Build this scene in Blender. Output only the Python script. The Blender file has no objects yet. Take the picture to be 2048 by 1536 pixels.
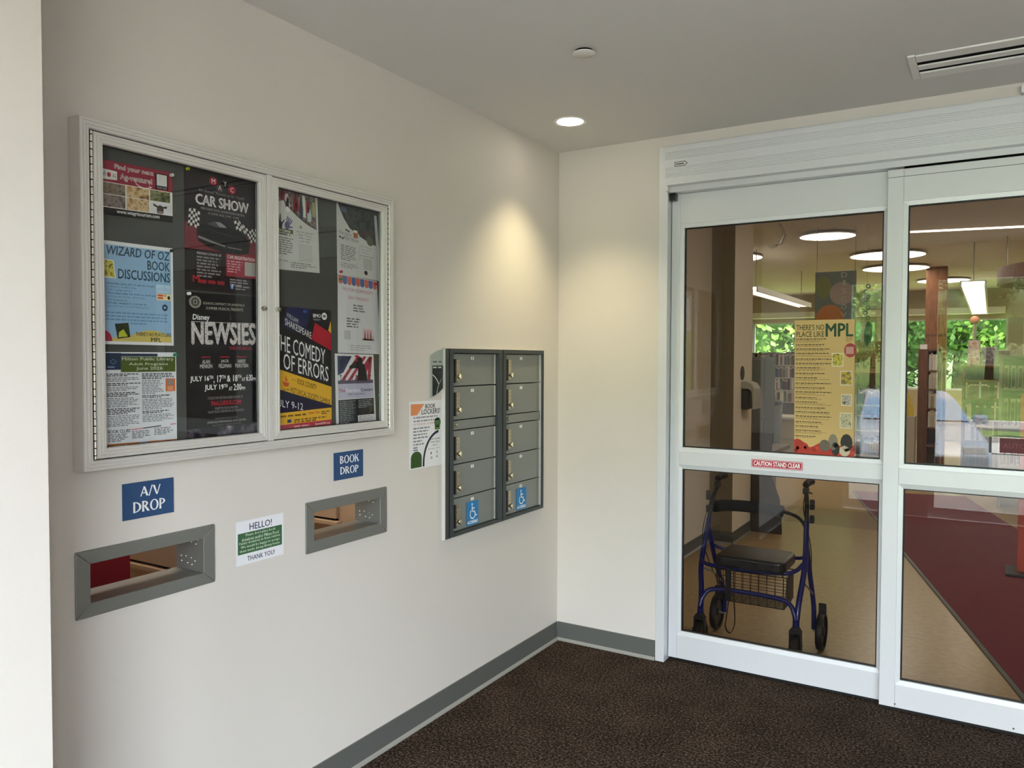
import bpy, bmesh, math, random
from mathutils import Vector, Matrix
S = bpy.context.scene
COL = S.collection
rnd = random.Random(7)

# ------------------------------------------------------------------ camera
CX, CY, CZ = 2.07871212, -3.91023082, 1.59157741
YAW, PITCH, ROLL, FPX = math.radians(31.36228914), math.radians(-1.80213298), math.radians(0.16347167), 1570.54
fw = Vector((-math.sin(YAW)*math.cos(PITCH), math.cos(YAW)*math.cos(PITCH), math.sin(PITCH)))
rt = Vector((math.cos(YAW), math.sin(YAW), 0))
up = rt.cross(fw)
r2 = rt*math.cos(ROLL) + up*math.sin(ROLL)
u2 = -rt*math.sin(ROLL) + up*math.cos(ROLL)
cd = bpy.data.cameras.new('camera')
cd.sensor_fit = 'HORIZONTAL'; cd.sensor_width = 36; cd.lens = FPX*36/2048
cd.clip_start = 0.02; cd.clip_end = 500
cam = bpy.data.objects.new('camera', cd); COL.objects.link(cam)
cam.matrix_world = Matrix(((r2.x, u2.x, -fw.x, CX), (r2.y, u2.y, -fw.y, CY), (r2.z, u2.z, -fw.z, CZ), (0, 0, 0, 1)))
S.camera = cam

# ------------------------------------------------------------------ world, exposure
vs = S.view_settings
vs.view_transform = 'Standard'; vs.look = 'None'; vs.gamma = 1; vs.use_curve_mapping = False
vs.exposure = 0.0
S.display_settings.display_device = 'sRGB'
w = bpy.data.worlds.new('sky'); S.world = w; w.use_nodes = True
nt = w.node_tree; nt.nodes.clear()
o_ = nt.nodes.new('ShaderNodeOutputWorld'); bg = nt.nodes.new('ShaderNodeBackground'); sk = nt.nodes.new('ShaderNodeTexSky')
sk.sky_type = 'NISHITA'; sk.sun_disc = False; sk.sun_elevation = math.radians(48); sk.sun_rotation = math.radians(200)
sk.dust_density = 4; sk.air_density = 1.0; sk.ozone_density = 1.5
mixw = nt.nodes.new('ShaderNodeMix'); mixw.data_type = 'RGBA'; mixw.inputs[0].default_value = 0.6
mixw.inputs[7].default_value = (6.7, 7.15, 7.9, 1)          # high thin overcast over the clear sky
nt.links.new(sk.outputs[0], mixw.inputs[6]); nt.links.new(mixw.outputs[2], bg.inputs[0])
bg.inputs[1].default_value = 4.0
nt.links.new(bg.outputs[0], o_.inputs[0])
S.cycles.use_denoising = True
S.cycles.max_bounces = 9; S.cycles.diffuse_bounces = 5; S.cycles.glossy_bounces = 5
S.cycles.transparent_max_bounces = 24; S.cycles.sample_clamp_indirect = 6; S.cycles.caustics_reflective = False

def lamp(name, kind, loc, energy, color=(1, 1, 1), rot=(0, 0, 0), **kw):
    d = bpy.data.lights.new(name, kind); d.energy = energy; d.color = color
    for k, v in kw.items():
        setattr(d, k, v)
    o = bpy.data.objects.new(name, d); COL.objects.link(o); o.location = loc; o.rotation_euler = rot
    return o
lamp('sun', 'SUN', (0, 0, 30), 16, (1, .95, .86), (math.radians(32), 0, math.radians(130)), angle=math.radians(3))
LAMP_WARM = (1.0, 0.86, 0.50)
def portal(name, loc, sx, sy, rot):
    o = lamp(name, 'AREA', loc, 1, rot=rot, shape='RECTANGLE', size=sx, size_y=sy); o.data.cycles.is_portal = True
portal('daylight_portal_back', (2.7, -5.17, 1.23), 4.0, 2.44, (math.radians(90), 0, 0))      # guide daylight sampling through the glazing

# ------------------------------------------------------------------ materials
def lin(h):
    h = h.lstrip('#'); r = []
    for i in (0, 2, 4):
        c = int(h[i:i+2], 16)/255
        r.append(c/12.92 if c <= .04045 else ((c+.055)/1.055)**2.4)
    return (*r, 1)
def newmat(name):
    m = bpy.data.materials.new(name); m.use_nodes = True
    return m, m.node_tree, m.node_tree.nodes['Principled BSDF']
def mat(name, hexc, rough=.5, metal=0., spec=.5, noise=0., nscale=20., bump=0., bscale=200., emit=0.):
    m, t, b = newmat(name)
    c = lin(hexc)
    b.inputs['Base Color'].default_value = c
    b.inputs['Roughness'].default_value = rough; b.inputs['Metallic'].default_value = metal
    b.inputs['Specular IOR Level'].default_value = spec
    if noise or bump:
        g = t.nodes.new('ShaderNodeNewGeometry')
    if noise:
        n = t.nodes.new('ShaderNodeTexNoise'); n.inputs['Scale'].default_value = nscale; n.inputs['Detail'].default_value = 5
        t.links.new(g.outputs['Position'], n.inputs['Vector'])
        r = t.nodes.new('ShaderNodeValToRGB')
        r.color_ramp.elements[0].position = .3; r.color_ramp.elements[1].position = .7
        r.color_ramp.elements[0].color = (*[max(0, x*(1-noise)) for x in c[:3]], 1)
        r.color_ramp.elements[1].color = (*[min(1, x*(1+noise)) for x in c[:3]], 1)
        t.links.new(n.outputs[0], r.inputs[0]); t.links.new(r.outputs[0], b.inputs['Base Color'])
    if bump:
        n2 = t.nodes.new('ShaderNodeTexNoise'); n2.inputs['Scale'].default_value = bscale; n2.inputs['Detail'].default_value = 3
        t.links.new(g.outputs['Position'], n2.inputs['Vector'])
        bp = t.nodes.new('ShaderNodeBump'); bp.inputs['Strength'].default_value = bump; bp.inputs['Distance'].default_value = .002
        t.links.new(n2.outputs[0], bp.inputs['Height']); t.links.new(bp.outputs[0], b.inputs['Normal'])
    if emit:
        b.inputs['Emission Color'].default_value = c; b.inputs['Emission Strength'].default_value = emit
    return m
def ramp_mat(name, cols, scale=10., detail=6, rough=.6, bump=0., stretch=(1, 1, 1), kind='noise', lo=.3, hi=.7):
    m, t, b = newmat(name)
    g = t.nodes.new('ShaderNodeNewGeometry'); mp = t.nodes.new('ShaderNodeMapping'); mp.inputs['Scale'].default_value = stretch
    t.links.new(g.outputs['Position'], mp.inputs['Vector'])
    n = t.nodes.new('ShaderNodeTexVoronoi' if kind == 'cell' else 'ShaderNodeTexNoise')
    n.inputs['Scale'].default_value = scale
    if kind != 'cell':
        n.inputs['Detail'].default_value = detail
    t.links.new(mp.outputs[0], n.inputs['Vector'])
    r = t.nodes.new('ShaderNodeValToRGB'); e = r.color_ramp.elements
    while len(e) < len(cols):
        e.new(.5)
    for i, c in enumerate(cols):
        e[i].position = lo + (hi-lo)*i/max(1, len(cols)-1); e[i].color = lin(c)
    t.links.new(n.outputs[0], r.inputs[0]); t.links.new(r.outputs[0], b.inputs['Base Color'])
    b.inputs['Roughness'].default_value = rough
    if bump:
        bp = t.nodes.new('ShaderNodeBump'); bp.inputs['Strength'].default_value = bump; bp.inputs['Distance'].default_value = .004
        t.links.new(n.outputs[0], bp.inputs['Height']); t.links.new(bp.outputs[0], b.inputs['Normal'])
    return m
def glassmat(name, tint, f0):
    """clear sheet: straight-through transmission plus Schlick reflection off each face"""
    m = bpy.data.materials.new(name); m.use_nodes = True; t = m.node_tree; t.nodes.clear(); N = t.nodes.new; L = t.links.new
    o = N('ShaderNodeOutputMaterial'); mx = N('ShaderNodeMixShader'); tr = N('ShaderNodeBsdfTransparent'); gl = N('ShaderNodeBsdfGlossy')
    tr.inputs[0].default_value = (*tint, 1); gl.inputs['Roughness'].default_value = 0.0
    g = N('ShaderNodeNewGeometry'); d = N('ShaderNodeVectorMath'); d.operation = 'DOT_PRODUCT'
    L(g.outputs['Normal'], d.inputs[0]); L(g.outputs['Incoming'], d.inputs[1]); prev = d.outputs['Value']
    for op, v in (('ABSOLUTE', None), ('SUBTRACT', 1.0), ('POWER', 5.0), ('MULTIPLY_ADD', 1-f0)):
        q = N('ShaderNodeMath'); q.operation = op; q.use_clamp = op != 'ABSOLUTE'
        if op == 'SUBTRACT':
            q.inputs[0].default_value = 1.0; L(prev, q.inputs[1])
        else:
            L(prev, q.inputs[0])
            if v is not None: q.inputs[1].default_value = v
        if op == 'MULTIPLY_ADD': q.inputs[2].default_value = f0
        prev = q.outputs[0]
    L(prev, mx.inputs[0]); L(tr.outputs[0], mx.inputs[1]); L(gl.outputs[0], mx.inputs[2]); L(mx.outputs[0], o.inputs[0])
    return m
INK = {}
def ink(h):
    if not hasattr(h, 'lower'):
        return h
    if h not in INK:
        INK[h] = mat('ink_' + h.strip('#'), h, .5, 0, .35)
    return INK[h]

M = dict(
    paint=mat('wall_paint', '#d2ccc5', .6, 0, .3, .015, 1.5, .12, 260),
    ceil=mat('ceiling_paint', '#dcdbd8', .85, 0, .15),
    base=mat('rubber_base', '#5a5b57', .5, 0, .35),
    toe=mat('rubber_base_toe', '#8d8c85', .5, 0, .35),
    alu=mat('satin_aluminium', '#e2dfda', .36, .4, .5),
    aludoor=mat('clear_anodised_aluminium', '#dbdde0', .42, .25, .5),
    alugroove=mat('aluminium_groove', '#6f7170', .5, .5, .4),
    steel=mat('bright_steel', '#d7d3c8', .22, 1.),
    nickel=mat('brushed_nickel', '#bdb39c', .28, 1.),
    darkmetal=mat('charcoal_powder_coat', '#3a4143', .42, .2, .5),
    doorgrey=mat('locker_door_grey', '#868a88', .42, .35, .5),
    chute=mat('grey_metal', '#8f908c', .4, .6, .5),
    black=mat('black_rubber', '#0b0b0c', .5, 0, .4),
    blackp=mat('black_plastic', '#16181a', .4, 0, .5),
    white=mat('white_plastic', '#e6e5e2', .45),
    board=mat('grey_fabric_board', '#4f504e', .9, 0, .1, .08, 400, .3, 900),
    dark=mat('deep_black', '#050506', .8, 0, .1),
    beige=mat('beige_laminate', '#b9a288', .5),
    maroon=mat('maroon_panel', '#7c0a26', .6),
    lit=mat('lamp_lens', '#fff4dc', .5, emit=22),
    disc=mat('ceiling_disc_diffuser', '#fff6ea', .5, emit=10),
    lino=ramp_mat('tan_linoleum', ['#9f8760', '#ae956c', '#b9a278'], 26, 8, .28, lo=.25, hi=.75),
    lino2=ramp_mat('brown_linoleum', ['#7f6b4c', '#8d7755', '#97805f'], 26, 8, .28, lo=.25, hi=.75),
    runner=ramp_mat('burgundy_carpet', ['#5a1c26', '#702832', '#7b3139'], 240, 4, .95, .3),
    libwall=mat('library_wall', '#cabda6', .7, 0, .2),
    libceil=mat('library_ceiling', '#e8e2d6', .9, 0, .1),
    wood=ramp_mat('cherry_wood', ['#4b2a1b', '#6a3f29', '#7c4c32'], 6, 6, .45, stretch=(8, 8, 1)),
    woodl=ramp_mat('brown_wood', ['#6d4326', '#8a5a35', '#98683f'], 6, 6, .45, stretch=(6, 6, 1)),
    cream=mat('cream_paint', '#f0e6d2', .6, 0, .25),
    shadewall=mat('taupe_shaded_wall_end', '#857862', .7, 0, .2),  # darker taupe puts the shade on the wall's near end into its colour
    greymetal=mat('dark_grey_cabinet', '#55585a', .45, .2),
    shelf=mat('pale_shelf', '#b8b2a5', .5),
    navy=mat('blue_enamel', '#11185e', .28, .2, .6),
    navyd=mat('dark_blue_foam', '#0f151b', .9, 0, .2),
    seat=mat('black_vinyl', '#1d1c1b', .35, 0, .5),
    concrete=mat('concrete_walk', '#8f8c84', .9, 0, .2, .06, 3),
    asphalt=mat('asphalt', '#aaa69e', .9, 0, .2, .1, 8),
    grass=ramp_mat('lawn_grass', ['#4d6428', '#667f36', '#7d9246'], 1.2, 8, .9, lo=.3, hi=.7),
    grassdry=ramp_mat('bank_grass', ['#6f7a24', '#8c8f35', '#7f9a3a'], .9, 8, .9),
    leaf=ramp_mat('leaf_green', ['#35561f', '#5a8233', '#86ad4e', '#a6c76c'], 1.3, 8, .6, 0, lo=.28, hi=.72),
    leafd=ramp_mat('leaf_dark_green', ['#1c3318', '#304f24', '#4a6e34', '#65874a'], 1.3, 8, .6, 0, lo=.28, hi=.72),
    bark=mat('bark', '#4a3b2c', .9, 0, .1, .2, 6),
    carpaint=mat('silver_car_paint', '#c9d2da', .2, .5, .6),
    carglass=mat('car_window', '#5a7a92', .05, .2, .8),
    brick=mat('tan_masonry', '#a08a70', .9),
    doorglass=glassmat('door_glass', (.85, .84, .82), .045),
    caseglass=glassmat('case_glass', (.97, .975, .97), .03),
    farglass=glassmat('tinted_window_glass', (.74, .75, .74), .03),
    winglass=glassmat('window_glass', (.96, .965, .96), .035),
)
# walk-off carpet: dark brown loop pile with paler flecks
m, t, b = newmat('brown_walk_off_carpet')
g = t.nodes.new('ShaderNodeNewGeometry'); v = t.nodes.new('ShaderNodeTexNoise'); v.inputs['Scale'].default_value = 95; v.inputs['Detail'].default_value = 4; v.inputs['Roughness'].default_value = .75
n2 = t.nodes.new('ShaderNodeTexNoise'); n2.inputs['Scale'].default_value = 5; n2.inputs['Detail'].default_value = 3
r = t.nodes.new('ShaderNodeValToRGB'); e = r.color_ramp.elements; e[0].position = .40; e[1].position = .62
e[0].color = lin('#120d0b'); e[1].color = lin('#65564a'); k = e.new(.5); k.color = lin('#2c221b')
ad = t.nodes.new('ShaderNodeMath'); ad.operation = 'MULTIPLY_ADD'; ad.inputs[1].default_value = .10
t.links.new(g.outputs['Position'], v.inputs['Vector']); t.links.new(g.outputs['Position'], n2.inputs['Vector'])
sb = t.nodes.new('ShaderNodeMath'); sb.operation = 'SUBTRACT'; sb.inputs[1].default_value = .05
t.links.new(n2.outputs[0], ad.inputs[0]); t.links.new(v.outputs[0], ad.inputs[2]); t.links.new(ad.outputs[0], sb.inputs[0]); t.links.new(sb.outputs[0], r.inputs[0])
t.links.new(r.outputs[0], b.inputs['Base Color']); b.inputs['Roughness'].default_value = .95; b.inputs['Specular IOR Level'].default_value = .1
bp = t.nodes.new('ShaderNodeBump'); bp.inputs['Strength'].default_value = .35; bp.inputs['Distance'].default_value = .004
t.links.new(v.outputs[0], bp.inputs['Height']); t.links.new(bp.outputs[0], b.inputs['Normal'])
M['carpet'] = m

# ------------------------------------------------------------------ mesh helpers
ORG = {}
def org(o):
    v = Vector((0, 0, 0))
    while o is not None:
        v += o.location; o = o.parent
    return v
class MB:
    def __init__(s):
        s.v = []; s.f = []; s.m = []; s.mats = []
    def mi(s, m):
        m = ink(m)
        if m not in s.mats:
            s.mats.append(m)
        return s.mats.index(m)
    def add(s, vs, fs, m):
        k = len(s.v); i = s.mi(m); s.v += [tuple(x) for x in vs]
        for f in fs:
            s.f.append([k+j for j in f]); s.m.append(i)
        return s
    def box(s, x0, x1, y0, y1, z0, z1, m):
        vs = [(x, y, z) for x in (x0, x1) for y in (y0, y1) for z in (z0, z1)]
        return s.add(vs, [(0, 1, 3, 2), (4, 6, 7, 5), (0, 4, 5, 1), (2, 3, 7, 6), (0, 2, 6, 4), (1, 5, 7, 3)], m)
    def quad(s, a, b, c, d, m):
        return s.add([a, b, c, d], [(0, 1, 2, 3)], m)
    def tube(s, path, r, m, n=10, cap=True, r1=None):
        P = [Vector(p) for p in path]; vs = []; fs = []
        t0 = (P[1]-P[0]).normalized()
        a = Vector((0, 0, 1)) if abs(t0.z) < .9 else Vector((1, 0, 0))
        nrm = t0.cross(a).normalized()
        for i, p in enumerate(P):
            tt = (P[min(i+1, len(P)-1)] - P[max(i-1, 0)]).normalized()
            nrm = (nrm - tt*nrm.dot(tt)).normalized(); bi = tt.cross(nrm)
            rr = r if r1 is None else r + (r1-r)*i/(len(P)-1)
            for j in range(n):
                an = 2*math.pi*j/n
                vs.append(p + nrm*math.cos(an)*rr + bi*math.sin(an)*rr)
        for i in range(len(P)-1):
            for j in range(n):
                k = (j+1) % n
                fs.append((i*n+j, i*n+k, (i+1)*n+k, (i+1)*n+j))
        if cap:
            fs.append(tuple(range(n-1, -1, -1))); fs.append(tuple((len(P)-1)*n+j for j in range(n)))
        return s.add(vs, fs, m)
    def cyl(s, c, axis, r, h, m, n=20, r1=None):
        c = Vector(c); a = Vector(axis).normalized()
        return s.tube([c, c+a*h], r, m, n, True, r if r1 is None else r1)
    def prism(s, pts, fn, d0, d1, m):
        """pts: 2D outline; fn(a,b,d) -> 3D"""
        n = len(pts); vs = [fn(a, b, d0) for a, b in pts] + [fn(a, b, d1) for a, b in pts]
        fs = [tuple(range(n-1, -1, -1)), tuple(range(n, 2*n))] + [(i, (i+1) % n, n+(i+1) % n, n+i) for i in range(n)]
        return s.add(vs, fs, m)
    def lathe(s, prof, c, axis, m, n=24):
        c = Vector(c); a = Vector(axis).normalized(); h = Vector((1, 0, 0)) if abs(a.x) < .9 else Vector((0, 1, 0))
        u = a.cross(h).normalized(); w_ = a.cross(u); vs = []; fs = []
        for (r, z) in prof:
            for j in range(n):
                an = 2*math.pi*j/n; vs.append(c + a*z + (u*math.cos(an)+w_*math.sin(an))*max(r, 1e-5))
        for i in range(len(prof)-1):
            for j in range(n):
                k = (j+1) % n; fs.append((i*n+j, i*n+k, (i+1)*n+k, (i+1)*n+j))
        return s.add(vs, fs, m)
    def sphere(s, c, r, m, n=14, sz=1.):
        prof = [(r*math.sin(math.pi*i/n), -r*sz*math.cos(math.pi*i/n)) for i in range(n+1)]
        return s.lathe(prof, c, (0, 0, 1), m, n*2)
    def build(s, name, parent=None, bevel=0., smooth=False, local=False, weld=False, seg=2):
        me = bpy.data.meshes.new(name)
        if parent is not None:
            off = Vector((0, 0, 0)) if local else org(parent)
        else:
            xs = list(zip(*s.v)); off = Vector(((min(xs[0])+max(xs[0]))/2, (min(xs[1])+max(xs[1]))/2, min(xs[2])))
        me.from_pydata([tuple(Vector(p)-off) for p in s.v], [], s.f)
        for m in s.mats:
            me.materials.append(m)
        me.polygons.foreach_set('material_index', s.m)
        if weld:
            bm = bmesh.new(); bm.from_mesh(me); bmesh.ops.remove_doubles(bm, verts=bm.verts, dist=1e-5)
            bmesh.ops.recalc_face_normals(bm, faces=bm.faces); bm.to_mesh(me); bm.free()
        if smooth:
            me.polygons.foreach_set('use_smooth', [True]*len(me.polygons))
            try:
                me.set_sharp_from_angle(angle=math.radians(40))
            except Exception:
                pass
        me.update()
        o = bpy.data.objects.new(name, me); COL.objects.link(o)
        if parent is not None:
            o.parent = parent
        else:
            o.location = off
        if bevel:
            bv = o.modifiers.new('bevel', 'BEVEL'); bv.width = bevel; bv.segments = seg; bv.limit_method = 'ANGLE'; bv.angle_limit = math.radians(40)
        return o
def tag(o, label=None, cat=None, group=None, kind=None):
    if label: o['label'] = label
    if cat: o['category'] = cat
    if group: o['group'] = group
    if kind: o['kind'] = kind
    return o
def thing(name, loc, label, cat, group=None, kind=None, rz=0):
    o = bpy.data.objects.new(name, None); o.empty_display_size = .1; COL.objects.link(o); o.location = loc; o.rotation_euler = (0, 0, rz)
    return tag(o, label, cat, group, kind)
def struct(mb, name, parent=None, **kw):
    o = mb.build(name, parent, **kw)
    if parent is None:
        o['kind'] = 'structure'
    return o
def copy_tree(o, parent=None):
    c = o.copy(); COL.objects.link(c); c.parent = parent
    for ch in list(o.children):
        copy_tree(ch, c)
    return c
def arc(cx, cy, rx, ry, a0, a1, n=12):
    return [(cx+rx*math.cos(math.radians(a0+(a1-a0)*i/n)), cy+ry*math.sin(math.radians(a0+(a1-a0)*i/n))) for i in range(n+1)]
def rounded(x0, y0, x1, y1, r, n=5):
    return arc(x1-r, y1-r, r, r, 0, 90, n)+arc(x0+r, y1-r, r, r, 90, 180, n)+arc(x0+r, y0+r, r, r, 180, 270, n)+arc(x1-r, y0+r, r, r, 270, 360, n)

# ------------------------------------------------------------------ lettering (built-in font, turned into mesh)
TXT = {}
def text_polys(s, bold=0., shear=0., res=2):
    key = (s, bold, shear, res)
    if key not in TXT:
        cu = bpy.data.curves.new('lettering', 'FONT'); cu.body = s; cu.offset = bold; cu.shear = shear; cu.resolution_u = res
        o = bpy.data.objects.new('lettering', cu); me = bpy.data.meshes.new_from_object(o)
        vs = [(v.co.x, v.co.y) for v in me.vertices]; fs = [tuple(p.vertices) for p in me.polygons]
        bpy.data.objects.remove(o); bpy.data.curves.remove(cu); bpy.data.meshes.remove(me)
        xs = [v[0] for v in vs]; ys = [v[1] for v in vs]; x0, x1, y0, y1 = min(xs), max(xs), min(ys), max(ys)
        TXT[key] = ([((x-x0)/(x1-x0), (y-y0)/(y1-y0)) for x, y in vs], fs)
    return TXT[key]
def flared(word):
    """A humanist, stressed capital face drawn here: thick stems, thin arms."""
    P = []; x = 0.; St, Tn = .185, .085
    def ring(cx, cy, ro, ri, a0, a1, n=16):
        o = arc(cx, cy, ro[0], ro[1], a0, a1, n); i = arc(cx, cy, ri[0], ri[1], a0, a1, n)
        return [[o[k], o[k+1], i[k+1], i[k]] for k in range(n)]
    def stem(x0):
        return [[(x0-.02, 0), (x0+St+.02, 0), (x0+St, .12), (x0+St, .88), (x0+St+.02, 1), (x0-.02, 1), (x0, .88), (x0, .12)]]
    for c in word:
        p = []; wd = .6
        if c == 'O': wd = .86; p = ring(.43, .5, (.43, .52), (.25, .44), 0, 360, 32)
        elif c == 'D': wd = .78; p = stem(0)+ring(St*.5, .5, (.69, .5), (.48, .42), -90, 90)
        elif c == 'P': wd = .6; p = stem(0)+ring(St*.5, .71, (.5, .29), (.31, .21), -90, 90)
        elif c == 'R': wd = .68; p = stem(0)+ring(St*.5, .73, (.48, .27), (.29, .19), -90, 90)+[[(.2, .47), (.4, .5), (.74, 0), (.5, 0)]]
        elif c == 'B': wd = .62; p = stem(0)+ring(St*.5, .76, (.45, .24), (.27, .16), -90, 90)+ring(St*.5, .27, (.53, .27), (.34, .19), -90, 90)
        elif c == 'K': wd = .7; p = stem(0)+[[(St, .42), (St, .54), (.56, 1), (.68, 1)]]+[[(.26, .52), (.4, .66), (.76, 0), (.53, 0)]]
        elif c == 'A': wd = .78; p = [[(-.02, 0), (.09, 0), (.44, 1), (.34, 1)], [(.30, 1), (.48, 1), (.82, 0), (.6, 0)], [(.16, .28), (.62, .28), (.6, .37), (.2, .37)]]
        elif c == 'V': wd = .74; p = [[(-.04, 1), (.17, 1), (.46, 0), (.32, 0)], [(.36, 0), (.46, 0), (.78, 1), (.67, 1)]]
        elif c == '/': wd = .36; p = [[(-.04, -.06), (.07, -.06), (.4, 1.06), (.29, 1.06)]]
        P += [[(x+a, b_) for a, b_ in q] for q in p]; x += wd+.09
    mx = max(a for q in P for a, _ in q); mn = min(a for q in P for a, _ in q)
    return [[((a-mn)/(mx-mn), b_) for a, b_ in q] for q in P]

class Print:
    """flat printed matter on a sheet with corners BL, BR, TR, TL"""
    def __init__(s, name, label, cat, corners, normal, paper='#e9e9e8', thick=.0006, group=None, sheet='paper_sheet', outline=None, back=.0):
        s.c = [Vector(p) for p in corners]; s.n = Vector(normal).normalized(); s.parts = {}; s.th = thick
        b = (s.c[0]+s.c[1])/2
        s.root = thing(name, b, label, cat, group)
        mb = MB(); o = outline or [(0, 0), (1, 0), (1, 1), (0, 1)]; n = len(o)
        vs = [s.p(u, v_, -1) for u, v_ in o]+[s.p(u, v_, 0) for u, v_ in o]
        mb.add(vs, [tuple(range(n-1, -1, -1)), tuple(range(n, 2*n))]+[(i, (i+1) % n, n+(i+1) % n, n+i) for i in range(n)], paper)
        s.sheet = mb.build(sheet, s.root)
    def p(s, u, v_, layer):
        c = s.c; q = c[0]*(1-u)*(1-v_)+c[1]*u*(1-v_)+c[2]*u*v_+c[3]*(1-u)*v_
        return q + s.n*(s.th + layer*.00022 if layer >= 0 else 0)
    def mb(s, part):
        return s.parts.setdefault(part, MB())
    def poly(s, part, pts, col, layer=1):
        s.mb(part).add([s.p(a, b_, layer) for a, b_ in pts], [tuple(range(len(pts)))], col); return s
    def rect(s, part, u0, v0, u1, v1, col, layer=1):
        return s.poly(part, [(u0, v0), (u1, v0), (u1, v1), (u0, v1)], col, layer)
    def ell(s, part, u, v_, ru, rv, col, layer=1, n=20, a0=0, a1=360):
        return s.poly(part, arc(u, v_, ru, rv, a0, a1, n)[:n if a1-a0 == 360 else n+1], col, layer)
    def text(s, part, txt, u0, u1, v0, v1, col, layer=3, bold=0., shear=0., skew=0., res=2):
        vs, fs = text_polys(txt, min(bold, 0), shear, res)
        d = (u1-u0)/max(3, len(txt))*bold*1.6 if bold > .003 else 0; e = (v1-v0)*bold*.9
        for i, (dx, dy) in enumerate(((0, 0), (-d, 0), (d, 0), (0, -e), (0, e)) if d else ((0, 0),)):      # heavier weights: overprinted
            s.mb(part).add([s.p(u0+(u1-u0)*a+dx, v0+(v1-v0)*b_+skew*a+dy, layer+.05*i) for a, b_ in vs], fs, col)
        return s
    def flare(s, part, txt, u0, u1, v0, v1, col, layer=3):
        for q in flared(txt):
            s.poly(part, [(u0+(u1-u0)*a, v0+(v1-v0)*b_) for a, b_ in q], col, layer)
        return s
    def lines(s, part, u0, u1, vtop, n, dv, h, col, seed=1, layer=3, word=.05, last=.6):
        """unreadably small print: word-sized bars"""
        rr = random.Random(seed)
        for i in range(n):
            a = u0; end = u1 - (u1-u0)*rr.random()*.22 if i < n-1 else u0+(u1-u0)*last; vv = vtop-dv*i
            while a < end:
                wl = word*(.35+rr.random()); b_ = min(a+wl, end)
                s.rect(part, a, vv-h, b_, vv, col, layer); a = b_+word*.22
        return s
    def done(s):
        for k, mb in s.parts.items():
            if not mb.v: continue
            o = mb.build(k, s.root)
            if len(mb.f) > 1: o['kind'] = 'stuff'
        return s.root
# ================================================================== SETTING: vestibule shell
H = 2.743
def hole_wall(name, x0, x1, ya, yb, za, zb, holes, m, kind=True):
    """wall slab in an X=const plane with rectangular openings (y0,y1,z0,z1)"""
    ys = sorted({ya, yb, *[h[0] for h in holes], *[h[1] for h in holes]}); zs = sorted({za, zb, *[h[2] for h in holes], *[h[3] for h in holes]})
    mb = MB()
    ins = lambda y, z: any(h[0] < y < h[1] and h[2] < z < h[3] for h in holes)
    for i in range(len(ys)-1):
        for j in range(len(zs)-1):
            y0, y1, z0, z1 = ys[i], ys[i+1], zs[j], zs[j+1]
            if ins((y0+y1)/2, (z0+z1)/2): continue
            mb.quad((x1, y0, z0), (x1, y1, z0), (x1, y1, z1), (x1, y0, z1), m); mb.quad((x0, y0, z0), (x0, y0, z1), (x0, y1, z1), (x0, y1, z0), m)
    for y0, y1, z0, z1 in holes + [(ya, yb, za, zb)]:
        for (p, q) in (((y0, z0), (y1, z0)), ((y1, z0), (y1, z1)), ((y1, z1), (y0, z1)), ((y0, z1), (y0, z0))):
            mb.quad((x0, *p), (x0, *q), (x1, *q), (x1, *p), m)
    return struct(mb, name, weld=True)
AV = (-2.702, -2.343, .926, 1.0345); BK = (-1.8775, -1.518, .933, 1.038); LK = (-1.087, -.198, .792, 1.634)
hole_wall('wall_left', -.12, 0, -2.991, 2.82, 0, H, [AV, BK, LK], M['paint'])
YE = -5.0
struct(MB().box(-.12, .35, YE-.2, -2.9915, 0, H, M['paint']), 'wall_left_projecting')
# door wall
struct(MB().box(0, .59, 0, .12, 0, H, M['paint']), 'wall_front')
struct(MB().box(.59, 4.81, 0, .12, 2.692, H, M['paint']), 'wall_front_above_door')
struct(MB().box(4.81, 5.4, 0, .12, 0, H, M['paint']), 'wall_front_right')
struct(MB().box(5.4, 5.55, YE-.2, .12, 0, H, M['paint']), 'wall_right')
struct(MB().box(.35, 5.4, YE, -.0, -.1, 0, M['carpet']).box(0, .35, -2.9915, 0, -.1, 0, M['carpet']).box(.59, 4.81, 0, .1, -.1, 0, M['carpet']), 'floor')
struct(MB().box(-.12, 5.55, YE-.2, .12, H, H+.12, M['ceil']), 'ceiling')
def base(name, a, b, nrm, trim0=0., trim1=0.):
    """rubber cove base along a->b (floor points), standing out along nrm"""
    a = Vector((*a, 0)); b = Vector((*b, 0)); n = Vector((*nrm, 0))
    prof = [(0, 0), (.012, 0), (.011, .006), (.0045, .017), (.0035, .104), (0, .106)]
    mb = MB()
    vs = [a + n*p[0] + Vector((0, 0, p[1])) for p in prof]+[b + n*p[0] + Vector((0, 0, p[1])) for p in prof]
    k = len(prof)
    for i in range(k-1):
        mb.add([vs[i], vs[i+1], vs[k+i+1], vs[k+i]], [(0, 1, 2, 3)], M['toe'] if i in (1, 2) else M['base'])
    mb.add(vs[:k], [tuple(range(k-1, -1, -1))], M['base']); mb.add(vs[k:], [tuple(range(k))], M['base'])
    return struct(mb, name, weld=True)
base('baseboard_left', (0, -2.991), (0, -.0045), (1, 0))
base('baseboard_front', (.0045, 0), (.588, 0), (0, -1))
base('baseboard_left_projecting', (.35, YE), (.35, -2.9915), (1, 0))

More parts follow.
